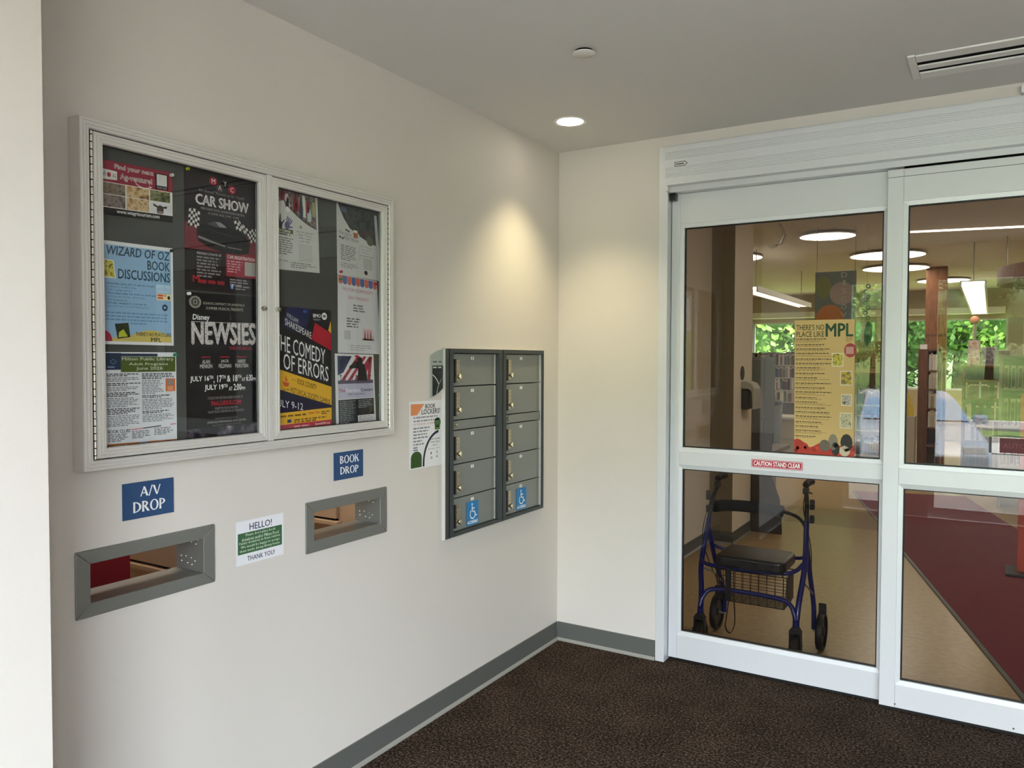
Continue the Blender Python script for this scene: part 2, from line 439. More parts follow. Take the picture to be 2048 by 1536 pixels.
# exterior storefront behind the camera: posts, head, glazing
GL = [(.74, 1.33), (1.56, 3.5), (3.73, 4.7)]
struct(MB().box(.35, .74, YE-.2, YE, 0, H, M['paint']), 'wall_back_left')
struct(MB().box(4.7, 5.4, YE-.2, YE, 0, H, M['paint']), 'wall_back_right')
struct(MB().box(.74, 4.7, YE-.2, YE, 2.46, H, M['paint']), 'wall_back_head')
for n_, (a, b_) in enumerate(((1.33, 1.56), (3.5, 3.73))):
    struct(MB().box(a, b_, YE-.16, YE-.02, 0, 2.46, M['aludoor']), 'trim_%d' % (n_+11))
for n_, (a, b_) in enumerate(GL):
    fr = MB()
    for (x0, x1, z0, z1) in ((a, a+.05, 0, 2.46), (b_-.05, b_, 0, 2.46), (a+.05, b_-.05, 0, .1), (a+.05, b_-.05, 2.40, 2.46)):
        fr.box(x0, x1, YE-.14, YE-.06, z0, z1, M['aludoor'])
    wn = struct(fr, 'window_%d' % (n_+1))
    MB().box(a+.05, b_-.05, YE-.105, YE-.097,   .1, 2.40, M['winglass']).build('pane', wn)

# ---------------------------------------------------------------- sliding entrance: frame, operator header, leaves
struct(MB().box(.59, .638, -.005, .115, 0, 2.692, M['aludoor']), 'trim_1', bevel=.0015)
struct(MB().box(4.762, 4.81, -.005, .115, 0, 2.692, M['aludoor']), 'trim_2', bevel=.0015)
struct(MB().box(.638, 4.762, -.005, .115, 2.674, 2.692, M['aludoor']), 'trim_3', bevel=.001)
pr = [(-.05, 2.4815)]
for z in (2.520, 2.5285, 2.5375, 2.547, 2.557, 2.566, 2.611, 2.619, 2.628, 2.637, 2.645):
    pr += [(-.05, z-.0017), (-.0464, z-.0013), (-.0464, z+.0013), (-.05, z+.0017)]
pr += [(-.05, 2.672), (.10, 2.672), (.10, 2.4815)]
hd = thing('door_operator_header', (2.7, .02, 2.453), 'long white aluminium sliding-door operator box with fine grooves above the doors', 'door header')
hb = MB().prism(pr, lambda a, b, d: (d, a, b), .6405, 4.7595, M['aludoor']).build('header_cover', hd)
MB().box(.642, 4.758, -.004, .098, 2.453, 2.4812, M['aludoor']).build('track_cover', hd)
MB().box(1.735, 3.66, -.0035, .04, 2.4445, 2.4528, M['dark']).build('track_slot', hd)
MB().box(.6405, .652, -.046, .0, 2.4535, 2.481, M['white']).build('end_bracket', hd)
MB().box(.6405, .672, .012, .045, 2.415, 2.452, M['blackp']).build('guide_block', hd)
dk = Print('arrow_decal', 'tiny black outlined arrow-shaped maker label on the header left end', 'decal',
           [(.689, -.0502, 2.571), (.757, -.0502, 2.571), (.757, -.0502, 2.594), (.689, -.0502, 2.594)], (0, -1, 0), '#16161a', .0004,
           outline=[(0, 0), (.8, 0), (1, .5), (.8, 1), (0, 1)], sheet='label_film')
dk.poly('label_line', [(.05, .14), (.77, .14), (.93, .5), (.77, .86), (.05, .86)], '#f0efec', 1)
dk.rect('label_bar', .1, .34, .74, .66, '#5a5a5e', 2); dk.done()
sn = MB().prism(rounded(2.163, 2.690, 2.30, 2.724, .008), lambda a, b, d: (a, d, b), -.045, -.0005, M['white'])
tag(sn.build('motion_sensor', bevel=.003), 'small white motion sensor on the wall above the door header', 'sensor')

def leaf(name, x0, x1, yf, z0, z1, xs, up_, lo, sgn=1, sweep=True):
    """glazed door leaf: stiles, rails, beads, two panes.  xs: (left glass edge, right glass edge)"""
    T = .045; yb = yf+T; bead = .02
    root = MB().box(x0, xs[0]-bead, yf, yb, z0, z1, M['aludoor']); root = struct(root, name, bevel=.0012)
    MB().box(xs[1]+bead, x1, yf, yb, z0, z1, M['aludoor']).build('stile', root, bevel=.0012)
    g = .0004
    for (za, zb) in ((up_[1]+bead, z1), (lo[1]+bead, up_[0]-bead), (z0, lo[0]-bead)):
        MB().box(xs[0]-bead+g, xs[1]+bead-g, yf+.001, yb-.001, za, zb, M['aludoor']).build('rail', root, bevel=.0012)
    for (za, zb) in (up_, lo):
        # glazing bead, stepped back, with a mitred splay
        mb = MB(); A, B, Zt, Zb = xs[0], xs[1], zb, za
        o = [(A-bead, Zb-bead), (B+bead, Zb-bead), (B+bead, Zt+bead), (A-bead, Zt+bead)]; i_ = [(A, Zb), (B, Zb), (B, Zt), (A, Zt)]
        for k in range(4):
            a, b_, c, d = o[k], o[(k+1) % 4], i_[(k+1) % 4], i_[k]
            for (ya_, yb_) in (((yf+.004), (yf+.0065)),):
                mb.quad((a[0], ya_, a[1]), (b_[0], ya_, b_[1]), (c[0], yb_, c[1]), (d[0], yb_, d[1]), M['aludoor'])
            mb.quad((d[0], yf+.0065, d[1]), (c[0], yf+.0065, c[1]), (c[0], yf+.018, c[1]), (d[0], yf+.018, d[1]), M['aludoor'])
            mb.quad((a[0], yb-.004, a[1]), (d[0], yb-.0065, d[1]), (c[0], yb-.0065, c[1]), (b_[0], yb-.004, b_[1]), M['aludoor'])
        bd = mb.build('glazing_bead', root)
        gk = MB(); q = .006
        for (a, b_, c, d) in ((A, A+q, Zb, Zt), (B-q, B, Zb, Zt), (A+q, B-q, Zb, Zb+q), (A+q, B-q, Zt-q, Zt)):
            gk.box(a, b_, yf+.0165, yb-.0165, c, d, M['black'])
        gk.build('gasket', root)
        MB().box(A+.002, B-.002, yf+.019, yf+.026, Zb+.002, Zt-.002, M['doorglass']).build('glass_pane', root)
    if sweep:
        MB().box(x0+.004, x1-.004, yf+.008, yb-.008, .002, z0-.0005, M['black']).build('floor_sweep', root)
    return root
d1 = leaf('door_1', .642, 1.70, .05, .016, 2.4515, (.708, 1.6495), (1.134, 2.2755), (.161, 1.021))
d2 = leaf('door_2', 1.669, 2.699, .0, .0165, 2.4435, (1.7535, 2.615), (1.127, 2.2805), (.143, 1.0155))
d3 = leaf('door_3', 2.701, 3.731, .0, .0165, 2.4435, (2.785, 3.6465), (1.127, 2.2805), (.143, 1.0155))
d4 = leaf('door_4', 3.70, 4.758, .05, .016, 2.4515, (3.7505, 4.692), (1.134, 2.2755), (.161, 1.021))
MB().box(1.6690, 2.699, -.0005, .0, 2.408, 2.4105, M['alugroove']).build('rail_joint', d2)
for x in (1.735, 2.19):
    MB().cyl((x, .0, .033), (0, -1, 0), .004, .0012, M['nickel'], 10).build('screw', d2)

# decals on the doors
cq = Print('caution_decal', 'red caution stand clear sticker on the sliding door middle rail', 'sticker',
           [(1.067, .0505, 1.058), (1.3115, .0505, 1.057), (1.3115, .0505, 1.098), (1.067, .0505, 1.098)], (0, -1, 0), '#b5173a', .0004, outline=rounded(0, 0, 1, 1, .06), sheet='sticker_film')
cq.poly('border', rounded(.012, .07, .988, .93, .05), '#f4f0ee', 1); cq.poly('field', rounded(.02, .12, .98, .88, .045), '#b5173a', 2)
cq.text('lettering', 'CAUTION STAND CLEAR', .045, .955, .24, .78, '#fbfafa', 3, .035); cq.done()
aq = Print('automatic_door_decal', 'dark red automatic door decal with grey border on the right-hand glass', 'sticker',
           [(2.078, .0185, 1.192), (2.42, .0185, 1.192), (2.42, .0185, 1.272), (2.078, .0185, 1.272)], (0, -1, 0), M['caseglass'], .0004, outline=rounded(0, 0, 1, 1, .06), sheet='clear_film')
for q in ((0.0, .06, .03, .94), (.97, .06, 1, .94), (.03, 0, .97, .05), (.03, .95, .97, 1)):
    aq.rect('border', q[0], q[1], q[2], q[3], '#4a4442', 1)
aq.rect('field', .115, .1, .96, .88, '#5a0d1c', 1); aq.text('lettering', 'AUTOMATIC DOOR', .15, .93, .36, .62, '#7d3a46', 2, .01); aq.done()

# ================================================================== CEILING FITTINGS
dl = thing('recessed_downlight', (.317, -.486, H), 'glowing round recessed downlight in the ceiling near the room corner', 'ceiling light')
MB().lathe([(.064, 0), (.064, -.001), (.074, -.004), (.080, -.004), (.082, 0)], (.317, -.486, H), (0, 0, 1), M['white'], 32).build('trim_ring', dl, smooth=True)
MB().lathe([(0, -.0018), (.0635, -.0018)], (.317, -.486, H), (0, 0, 1), M['lit'], 32).build('lens', dl)
lamp('downlight_lamp', 'SPOT', (.317, -.486, H-.012), 70, LAMP_WARM, spot_size=math.radians(94), spot_blend=.9, shadow_soft_size=.05)
dl2 = copy_tree(dl); dl2.location = (4.9, -.486, H); dl2['label'] = 'far recessed downlight over the right end of the entrance doors'
lamp('downlight_lamp_far', 'SPOT', (4.9, -.486, H-.012), 70, LAMP_WARM, spot_size=math.radians(94), spot_blend=.9, shadow_soft_size=.05)
sp = thing('sprinkler_cover', (.76, -1.237, H), 'small round white concealed sprinkler cover plate on the ceiling', 'sprinkler')
MB().lathe([(0, -.013), (.040, -.013), (.0425, -.011), (.0425, -.009), (0, -.009)], (.76, -1.237, H), (0, 0, 1), M['white'], 32).build('cover_plate', sp, smooth=True)
MB().lathe([(.034, -.009), (.034, 0)], (.76, -1.237, H), (0, 0, 1), M['dark'], 24).build('neck', sp)
vn = thing('slot_diffuser', (2.5, -.425, H), 'white linear slot air diffuser with two black slots in the ceiling', 'air vent')
VY0, VY1, VX0, VX1 = -.566, -.292, 1.786, 3.3
MB().box(VX0, VX0+.027, VY0, VY1, H-.008, H-.0002, M['white']).build('end_cap', vn, bevel=.002)
MB().box(VX1-.027, VX1, VY0, VY1, H-.008, H-.0002, M['white']).build('end_cap', vn, bevel=.002)
MB().box(VX0+.027, VX1-.027, VY0+.06, VY1-.06, H-.0018, H-.0004, M['dark']).build('slot_backing', vn)
for (a, b_, h_) in ((VY0, VY0+.07, .010), (VY0+.118, VY0+.167, .009), (VY0+.203, VY1, .010)):
    MB().box(VX0+.0275, VX1-.0275, a, b_, H-h_, H-.002, M['white']).build('blade', vn, bevel=.003)

# ================================================================== DISPLAY CASE
CF = .052; CY0, CY1, CZ0, CZ1 = -2.742, -1.485, 1.291, 2.221
dc = thing('display_case', (0, (CY0+CY1)/2, CZ0), 'wall-mounted aluminium notice case with two hinged glass doors full of flyers', 'display case')
MB().box(.0008, .012, CY0+.01, CY1-.01, CZ0+.01, CZ1-.01, M['board']).build('backboard', dc)
def moulding(y0, y1, z0, z1, wdt, x_in, steps, m, name, parent, xb):
    """four mitred, stepped frame rails; steps = [(inset fraction, x)] across the face"""
    o = [(y0, z0), (y1, z0), (y1, z1), (y0, z1)]; ins = [(1, 1), (-1, 1), (-1, -1), (1, -1)]
    for k in range(4):
        a, b_, ia, ib = o[k], o[(k+1) % 4], ins[k], ins[(k+1) % 4]; prof = [(0, xb)]+steps+[(1, xb)]
        mb = MB(); vs = []
        for (f, x) in prof:
            vs.append((x, a[0]+ia[0]*wdt*f, a[1]+ia[1]*wdt*f)); vs.append((x, b_[0]+ib[0]*wdt*f, b_[1]+ib[1]*wdt*f))
        fs = [(2*i, 2*i+1, 2*i+3, 2*i+2) for i in range(len(prof)-1)]
        mb.add(vs, fs, m); mb.build(name, parent)
reeds = []
for i in range(3):
    f = i/3; reeds += [(f+.02, .050), (f+.05, CF), (f+.24, CF), (f+.27, .0495), (f+.30, .0495)]
reeds = [(0.0, .048)]+reeds+[(1.0, .048)]
moulding(CY0, CY1, CZ0, CZ1, .028, 0, reeds, M['alu'], 'outer_rail', dc, .001)
MB().box(.012, .0515, -2.1225, -2.1005, CZ0+.0285, CZ1-.0285, M['alu']).build('centre_mullion', dc, bevel=.0015)
def case_door(y0, y1, hinge_left):
    wdt = .028; rd = [(0.0, .046)]
    for i in range(3):
        f = i/3; rd += [(f+.02, .0485), (f+.05, .0503), (f+.24, .0503), (f+.27, .048), (f+.30, .048)]
    rd += [(1.0, .044)]
    z0, z1 = CZ0+.031, CZ1-.031
    fr = MB().box(.036, .0395, y0+wdt-.004, y1-wdt+.004, z0+wdt-.004, z1-wdt+.004, M['caseglass']).build('glass_pane', dc)
    moulding(y0, y1, z0, z1, wdt, 0, rd, M['alu'], 'door_rail', dc, .030)
    moulding(y0+wdt-.001, y1-wdt+.001, z0+wdt-.001, z1-wdt+.001, .004, 0, [(0, .036), (1, .036)], M['black'], 'gasket', dc, .0355)
    hy = y0-.0045 if hinge_left else y1+.0045
    hg = MB().tube([(.0475, hy, z0), (.0475, hy, z1)], .0036, M['steel'], 8).build('piano_hinge', dc, smooth=True)
    n = 44; kg = MB()
    for k in range(n):
        zz = z0+(z1-z0)*(k+.5)/n; kg.tube([(.0475, hy, zz-.0012), (.0475, hy, zz+.0012)], .0039, M['dark'], 8)
    tag(kg.build('knuckle_gap', hg), kind='stuff')
    ky = y1-.017 if hinge_left else y0+.017
    kn = thing_part('lock', dc)
    MB().lathe([(0, .064), (.006, .063), (.0085, .059), (.009, .0503)], (0, ky, 1.755), (1, 0, 0), M['steel'], 20).build('lock_cylinder', kn, smooth=True)
    MB().box(.0638, .0643, ky-.0009, ky+.0009, 1.751, 1.759, M['dark']).build('keyhole', kn)
def thing_part(name, parent):
    o = bpy.data.objects.new(name, None); COL.objects.link(o); o.parent = parent; return o
case_door(-2.704, -2.124, True)
case_door(-2.099, -1.522, False)
# ================================================================== FLYERS IN THE CASE
FX = .0132
def cs(y0, y1, zb0, zb1, zt1, zt0, y0t=None, y1t=None, x=FX):
    y0t = y0 if y0t is None else y0t; y1t = y1 if y1t is None else y1t
    return [(x, y0, zb0), (x, y1, zb1), (x, y1t, zt1), (x, y0t, zt0)]
NX = (1, 0, 0)
PH1 = ramp_mat('print_photo_brown', ['#2e2622', '#6a5646', '#8a7a68', '#3c4a3a'], 60, 4, .5)
PH2 = ramp_mat('print_photo_warm', ['#5a2d24', '#b08a58', '#d3bd92', '#77392e'], 55, 4, .5)
PH3 = ramp_mat('print_photo_green', ['#2c2620', '#57603a', '#8b8a60', '#3a3130'], 60, 4, .5)
PH4 = ramp_mat('print_photo_grey', ['#34302e', '#5e5350', '#8d7f7a', '#4a3634'], 60, 4, .5)
PH5 = ramp_mat('print_photo_dark', ['#17191a', '#26292a', '#3d4444', '#1a1a1c'], 30, 4, .5)
PHC = ramp_mat('print_cover_yellow', ['#3c3a1a', '#b7a52a', '#d8cf5a', '#5c4a20'], 90, 4, .5)
PHG = ramp_mat('print_cover_dark', ['#10180e', '#1c2a14', '#2a3414'], 60, 4, .5)
PHL = ramp_mat('print_grey_texture', ['#8c8482', '#b8b0ae', '#d8d2d0', '#6c6462'], 130, 5, .5)
PHN = ramp_mat('print_cloud', ['#14131a', '#1c1a24', '#5c5262', '#a79aa6'], 26, 5, .5, lo=.35, hi=.75)

# --- farm tourism flyer
f = Print('farm_tourism_flyer', 'red and black farm tourism flyer with photo grid and a calf, top left of case', 'flyer', cs(-2.670, -2.445, 1.982, 1.990, 2.136, 2.130), NX, '#8e1f37')
f.rect('web_band', 0, 0, 1, .135, '#141315'); f.rect('photo_border', 0, .135, 1, .605, '#e8e4de')
for (a, b_, mm) in ((0, .345, PH1), (.36, .665, PH2), (.68, .965, PH3)): f.rect('photo', a, .385, b_, .592, mm, 2)
for (a, b_, mm) in ((0, .345, PH4), (.36, .665, PH2)): f.rect('photo', a, .15, b_, .372, mm, 2)
f.rect('photo', .68, .15, .99, .372, '#d9dade', 2)
f.ell('calf_picture', .82, .23, .05, .085, '#4a413c', 4); f.rect('calf_picture', .775, .152, .865, .25, '#55493f', 3); f.ell('calf_picture', .82, .17, .035, .03, '#8a7d70', 5)
f.poly('calf_picture', [(.79, .29), (.72, .34), (.725, .29), (.775, .26)], '#3b322d', 4); f.poly('calf_picture', [(.85, .29), (.92, .31), (.91, .26), (.865, .26)], '#3b322d', 4)
f.text('title_lettering', 'Find your next', .21, .73, .845, .955, '#f2efea', 2, .06); f.text('title_lettering', 'Find your next', .21, .73, .845, .955, '#3a1f24', 3, -.008)
f.text('title_lettering', 'Ag-venture!', .28, .71, .665, .80, '#f2efea', 2, .06); f.text('title_lettering', 'Ag-venture!', .28, .71, .665, .80, '#3a1f24', 3, -.008)
f.text('web_lettering', 'www.wiagritourism.com', .23, .81, .03, .115, '#efefef', 2, .012)
f.poly('badge', [(0, .64), (.24, .66), (.24, .82), (0, .84)], '#e4e2dc', 2); f.ell('badge', .135, .74, .025, .045, '#a81f38', 3); f.text('badge', 'WI', .03, .09, .70, .78, '#6a7a66', 3, .02); f.text('badge', 'AG', .18, .225, .70, .77, '#6a7a66', 3, .02)
f.rect('scan_panel', .755, .63, .94, .94, '#17161a', 2); f.rect('scan_panel', .775, .70, .92, .92, '#dcdad8', 3); f.text('scan_panel', 'Scan me!', .78, .915, .645, .685, '#dddddd', 3)
pa = arc(.60, .73, .13, .13, 200, 300, 10)
for k in range(10): f.poly('arrow', [(pa[k][0], pa[k][1]-.008), (pa[k+1][0], pa[k+1][1]-.008), (pa[k+1][0], pa[k+1][1]+.008), (pa[k][0], pa[k][1]+.008)], '#f2efea', 4)
f.poly('arrow', [(.655, .665), (.71, .635), (.665, .60), (.68, .632)], '#f2efea', 4); f.done()

# --- book discussions flyer
f = Print('book_discussion_flyer', 'pale blue book discussions flyer with tall dark capital lettering', 'flyer', cs(-2.662, -2.4455, 1.630, 1.629, 1.915, 1.9125), NX, '#e4e4e6')
f.rect('blue_field', .025, .03, .965, .965, '#8fb3d2')
INKB = '#123848'
f.text('title_lettering', 'WIZARD OF OZ', .06, .95, .868, .955, INKB, 3, .015, .12); f.text('title_lettering', 'BOOK', .62, .95, .757, .848, INKB, 3, .015); f.text('title_lettering', 'DISCUSSIONS', .21, .95, .645, .738, INKB, 3, .015)
f.poly('book_cover', [(0, .645), (.18, .64), (.15, .815), (0, .825)], '#e6e2d2', 2); f.poly('book_cover', [(0, .655), (.165, .65), (.138, .805), (0, .815)], PHC, 3)
for i, (sx, tx) in enumerate(((1, 'Saturday, June 20, 11 am to 12 pm'), (0, 'at Blaine\u2019s Coffee Stop'), (0, '1525 College Street'), (1, 'Thursday, July 16, 5:30 to 6:30 pm'), (0, 'at Pinspots Dining - West Side'), (0, '1229 Parkview Dr'), (1, 'Sunday, August 9, 2-3 pm at'), (0, 'Sunny & Olive 1017 W. Madison Ave'))):
    v_ = .592-.0315*i; f.text('schedule_lettering', tx, .06, .06+.0193*len(tx)*(1.03 if sx else .9), v_-.012, v_+.008, '#2a4d68' if sx else '#46688a', 3, .02 if sx else .0, 0, 0, 1)
f.rect('partner_logo', .745, .535, .955, .615, '#b9d3e6', 2)
for k in range(12): f.rect('partner_logo', .755+.0165*k, .55, .758+.0165*k, .605-.03*abs(k-6)/6, '#6b93b4', 3)
f.rect('partner_logo', .75, .46, .965, .525, '#e8d9a8', 2); f.lines('partner_logo', .76, .90, .517, 2, .026, .019, '#c4511e', 5, 3, .08); f.ell('partner_logo', .93, .488, .02, .02, '#2b2a22', 3)
f.ell('partner_logo', .87, .385, .042, .033, '#1b2c42', 2); f.ell('partner_logo', .87, .385, .02, .014, '#8fb3d2', 3)
for k in range(4): f.lines('blurb', .04+.33*(k == 3), .95-.35*(k == 3), .315-.033*k, 1, .03, .013, '#6689ac', 11+k, 3, .06, .95)
f.poly('yellow_hill', [(.025, .03), (.965, .03), (.965, .09)]+[(.965-.6*i/14, .09+.06*math.sin(math.pi*(i/14))) for i in range(1, 14)]+[(.3, .075), (.025, .06)], '#c9b565', 2)
f.poly('red_corner', [(.025, .03), (.12, .03)]+arc(.025, .03, .095, .1, 10, 90, 8), '#9a2340', 3)
f.poly('dark_book', [(.19, .055), (.365, .075), (.34, .215), (.155, .20)], PHG, 4); f.poly('dark_book', [(.20, .07), (.33, .08), (.27, .15), (.21, .12)], '#b9bf3a', 5)
f.text('slogan_lettering', 'THERE\u2019S NO PLACE LIKE', .44, .955, .09, .125, '#2d331a', 4, .02); f.text('slogan_lettering', 'MPL', .66, .81, .033, .075, '#2d331a', 4, .02); f.done()

# --- library programme sheet
f = Print('programme_flyer', 'white two-column programme sheet with green banner and orange foot, bottom left of case', 'flyer', cs(-2.656, -2.438, 1.343, 1.340, 1.609, 1.6085), NX, '#dedee2')
f.rect('navy_block', 0, .815, .21, .99, '#1d2f4a'); f.rect('navy_block', 0, .955, .72, .985, '#1d2f4a', 2); f.rect('banner', .2, .79, .985, .952, '#4c5a22', 3)
for i, (tx, a, b_) in enumerate((('Milton Public Library', .215, .955), ('Adult Programs', .31, .87), ('June 2026', .41, .79))): f.text('banner_lettering', tx, a, b_, .903-.05*i, .945-.05*i-.006*(i == 1), '#d9dcc4', 5, .004)
for k in range(7): f.ell('tree_mark', .1+.035*math.cos(k*.9), .90+.022*math.sin(k*.9), .006, .005, '#8aa6c4', 3, 8)
f.lines('tree_mark', .02, .18, .85, 1, .02, .012, '#7f9cc0', 3, 3, .2)
yy = .775; rr_ = random.Random(4)
for (n, bold) in ((2, 1), (3, 0), (2, 1), (3, 0), (3, 1), (6, 0), (4, 1), (7, 0)):
    f.lines('left_column', .01, .47, yy, n, .0172, .0085 if not bold else .0105, '#3d3d44' if bold else '#77777e', int(yy*999), 3, .05); yy -= .0172*n+.006
yy = .775
for (n, bold, e) in ((4, 1, .97), (9, 0, .80), (2, 1, .97), (7, 0, .97), (2, 1, .97), (5, 0, .97)):
    f.lines('right_column', .49, e, yy, n, .0172, .0085 if not bold else .0105, '#3d3d44' if bold else '#77777e', int(yy*777), 3, .05); yy -= .0172*n+.006
f.rect('orange_tag', .835, .575, .98, .715, '#cc6a3a', 2); f.rect('orange_tag', .865, .64, .945, .705, '#8c8580', 3)
for k in range(4): f.rect('orange_tag', .86, .585+.013*k, .95, .591+.013*k, '#e7b594', 3)
f.text('clubs_lettering', 'BOOK CLUBS', .02, .32, .155, .19, '#2c2c30', 3, .02)
f.poly('rule_line', [(.33, .175), (.5, .185), (.5, .192), (.33, .183)], '#b4403a', 3); f.poly('rule_line', [(.5, .183), (.76, .198), (.76, .209), (.5, .193)], '#1c1c20', 3); f.poly('rule_line', [(.9, .207), (.985, .211), (.985, .219), (.9, .215)], '#b4403a', 3)
for c in range(3): f.lines('clubs_print', .02+.32*c, .30+.32*c, .145+.02*c, 5, .0172, .009, '#6c6c74', 40+c, 3, .06)
f.rect('orange_foot', .01, 0, 1, .045, '#bb6a2e', 2); f.rect('orange_foot', .45, .005, .57, .045, '#8f949c', 3); f.lines('orange_foot', .1, .4, .03, 1, .02, .008, '#e6c6a8', 9, 3, .05); f.lines('orange_foot', .65, .9, .03, 1, .02, .008, '#e6c6a8', 8, 3, .05); f.done()

# --- car show poster
f = Print('car_show_poster', 'black and red car show poster with a dark sports car and chequered flags', 'poster', cs(-2.4055, -2.130, 1.798, 1.798, 2.1685, 2.1665), NX, '#292529')
f.poly('red_band', [(0, .33), (1, .33), (1, .47), (.62, .55), (.2, .50), (0, .56)], '#6e2a33'); f.rect('dark_band', 0, 0, 1, .34, '#221d20', 1)
for (u, v_, c, tx) in ((.377, .925, '#9c1530', 'M'), (.462, .88, '#4a4246', 'A'), (.535, .925, '#111013', 'Y'), (.63, .885, '#9c1530', 'C')):
    f.ell('club_mark', u, v_, .053, .036, c, 2, 24); f.text('club_mark', tx, u-.024, u+.024, v_-.02, v_+.02, '#e6dfdf', 3, .02)
f.text('small_lettering', '4th Annual "Revved up for Youth"', .18, .81, .812, .842, '#9b9498', 3)
f.text('title_lettering', 'CAR SHOW', .145, .86, .712, .795, '#e4dfdf', 3, .045); f.text('title_lettering', 'CAR SHOW', .157, .848, .722, .785, '#292529', 4, -.012); f.text('title_lettering', 'CAR SHOW', .157, .848, .722, .785, '#cfc9c9', 5, -.03)
f.text('small_lettering', 'MERCHANT ROW, DOWNTOWN MILTON', .21, .80, .672, .693, '#b5aeb0', 3); f.text('small_lettering', '27 JUNE 2026 2 PM - 5 PM', .30, .72, .638, .660, '#b5aeb0', 3)
def checks(u0, v0, du, dv, nx, ny, sk, wav):
    for i in range(nx):
        for j in range(ny):
            q = lambda a, b_: (u0+du*a+sk*b_, v0+dv*b_+wav*math.sin(a*.9))
            f.poly('flag', [q(i, j), q(i+1, j), q(i+1, j+1), q(i, j+1)], '#d9d4d0' if (i+j) % 2 else '#151416', 3)
checks(.04, .515, .028, .024, 5, 6, .003, .012); checks(.70, .53, .03, .022, 6, 4, -.012, .02); checks(.86, .47, .026, .024, 4, 5, .004, -.012)
body = [(.15, .46), (.155, .52), (.2, .545), (.27, .56), (.36, .60), (.46, .605), (.55, .58), (.61, .555), (.74, .535), (.84, .49), (.875, .44), (.86, .36), (.72, .335), (.5, .34), (.3, .37), (.17, .41)]
f.poly('car_picture', body, '#131114', 4); f.poly('car_picture', [(.28, .56), (.37, .592), (.46, .596), (.52, .575), (.56, .55), (.40, .545)], '#4a464b', 5); f.poly('car_picture', [(.40, .587), (.46, .59), (.52, .57), (.545, .553), (.45, .551)], '#8d8a90', 6)
f.poly('car_picture', [(.17, .455), (.35, .425), (.53, .40), (.53, .388), (.35, .408), (.17, .435)], '#827d80', 5); f.poly('car_picture', [(.56, .395), (.76, .39), (.76, .382), (.56, .386)], '#827d80', 5); f.poly('car_picture', [(.2, .53), (.5, .50), (.85, .475), (.5, .49)], '#3a363a', 5)
f.text('small_lettering', 'Admission is free for all', .15, .47, .302, .325, '#c9c3c4', 3, .01)
f.lines('small_print', .15, .47, .285, 7, .026, .012, '#8d8588', 21, 3, .07); f.rect('red_box', .54, .145, .975, .345, '#8f2a3a', 2); f.text('red_box', 'CAR REGISTRATION', .56, .95, .298, .325, '#e6dcdc', 3, .015)
f.lines('red_box', .555, .77, .28, 5, .022, .01, '#c79aa0', 31, 3, .07); f.rect('red_box', .80, .165, .955, .285, '#a7a29e', 3)
f.text('sponsor_mark', 'M', .10, .18, .07, .125, '#b3212c', 3, .04); f.lines('sponsor_mark', .18, .52, .095, 1, .02, .03, '#8a1a24', 33, 3, .1, .98)
f.rect('social_mark', .595, .04, .645, .085, '#2f5fa6', 2); f.text('social_mark', 'f', .61, .635, .042, .078, '#e8eef6', 3, .03); f.lines('small_print', .59, .86, .125, 3, .022, .011, '#8d8588', 35, 3, .07); f.lines('small_print', .665, .9, .07, 2, .022, .011, '#8d8588', 36, 3, .07); f.done()

# --- musical poster
f = Print('musical_poster', 'black musical theatre poster with large distressed grey capital title', 'poster', cs(-2.4045, -2.1365, 1.343, 1.345, 1.795, 1.7915), NX, '#17171b')
f.rect('cloud_print', 0, 0, 1, .075, PHN); f.poly('cloud_print', [(0, .62), (1, .6), (1, .68), (0, .66)], '#1e1d24')
f.ell('school_seal', .125, .935, .08, .042, '#8f8a80', 2, 28); f.ell('school_seal', .125, .935, .055, .029, '#4a463f', 3, 28); f.rect('school_seal', .10, .92, .15, .95, '#9a958b', 4); f.rect('school_seal', .113, .925, .137, .945, '#2c2a26', 5)
f.text('small_lettering', 'SCHOOL DISTRICT OF JANESVILLE', .23, .81, .918, .938, '#b3ad9f', 3, .01); f.text('small_lettering', 'SUMMER MUSICAL PRESENTS', .27, .79, .888, .907, '#b3ad9f', 3, .01)
f.text('studio_lettering', 'Disney', .09, .315, .805, .852, '#e8e6e6', 3, .03, .1)
f.text('title_lettering', 'NEWSIES', .08, .97, .652, .80, PHL, 3, .05); f.rect('title_lettering', .07, .80, .97, .803, '#cfc9c6', 3)
f.text('subtitle_lettering', 'THE MUSICAL', .58, .92, .612, .634, '#a01c30', 3, .02)
for (a, b_, t1, t2) in ((.18, .345, 'ALAN', 'MENKEN'), (.435, .61, 'JACK', 'FELDMAN'), (.67, .86, 'HARVEY', 'FIERSTEIN')):
    m_ = (a+b_)/2; wd = (b_-a)/2; f.rect('small_rule', a+.02, .557, b_-.02, .566, '#8c1a2c', 3)
    f.text('credit_lettering', t1, m_-wd*.62, m_+wd*.62, .518, .543, '#c9c4c2', 3, .015); f.text('credit_lettering', t2, a, b_, .486, .512, '#c9c4c2', 3, .015)
WHT = '#eceae8'
for (tx, a, b_, v0, v1) in (('JULY 16', .05, .30, .388, .432), ('TH', .305, .355, .41, .433), (', 17', .362, .475, .38, .432), ('TH', .48, .53, .41, .433), ('& 18', .55, .70, .388, .432), ('TH', .705, .755, .41, .433), ('AT', .765, .815, .388, .412), ('6:30', .83, .925, .388, .432), ('PM', .93, .975, .388, .41),
                           ('JULY 19', .24, .50, .325, .37), ('TH', .505, .555, .348, .371), ('AT', .575, .625, .325, .35), ('2:00', .645, .755, .325, .37), ('PM', .76, .81, .325, .347)):
    f.text('date_lettering', tx, a, b_, v0, v1, WHT, 3, .03)
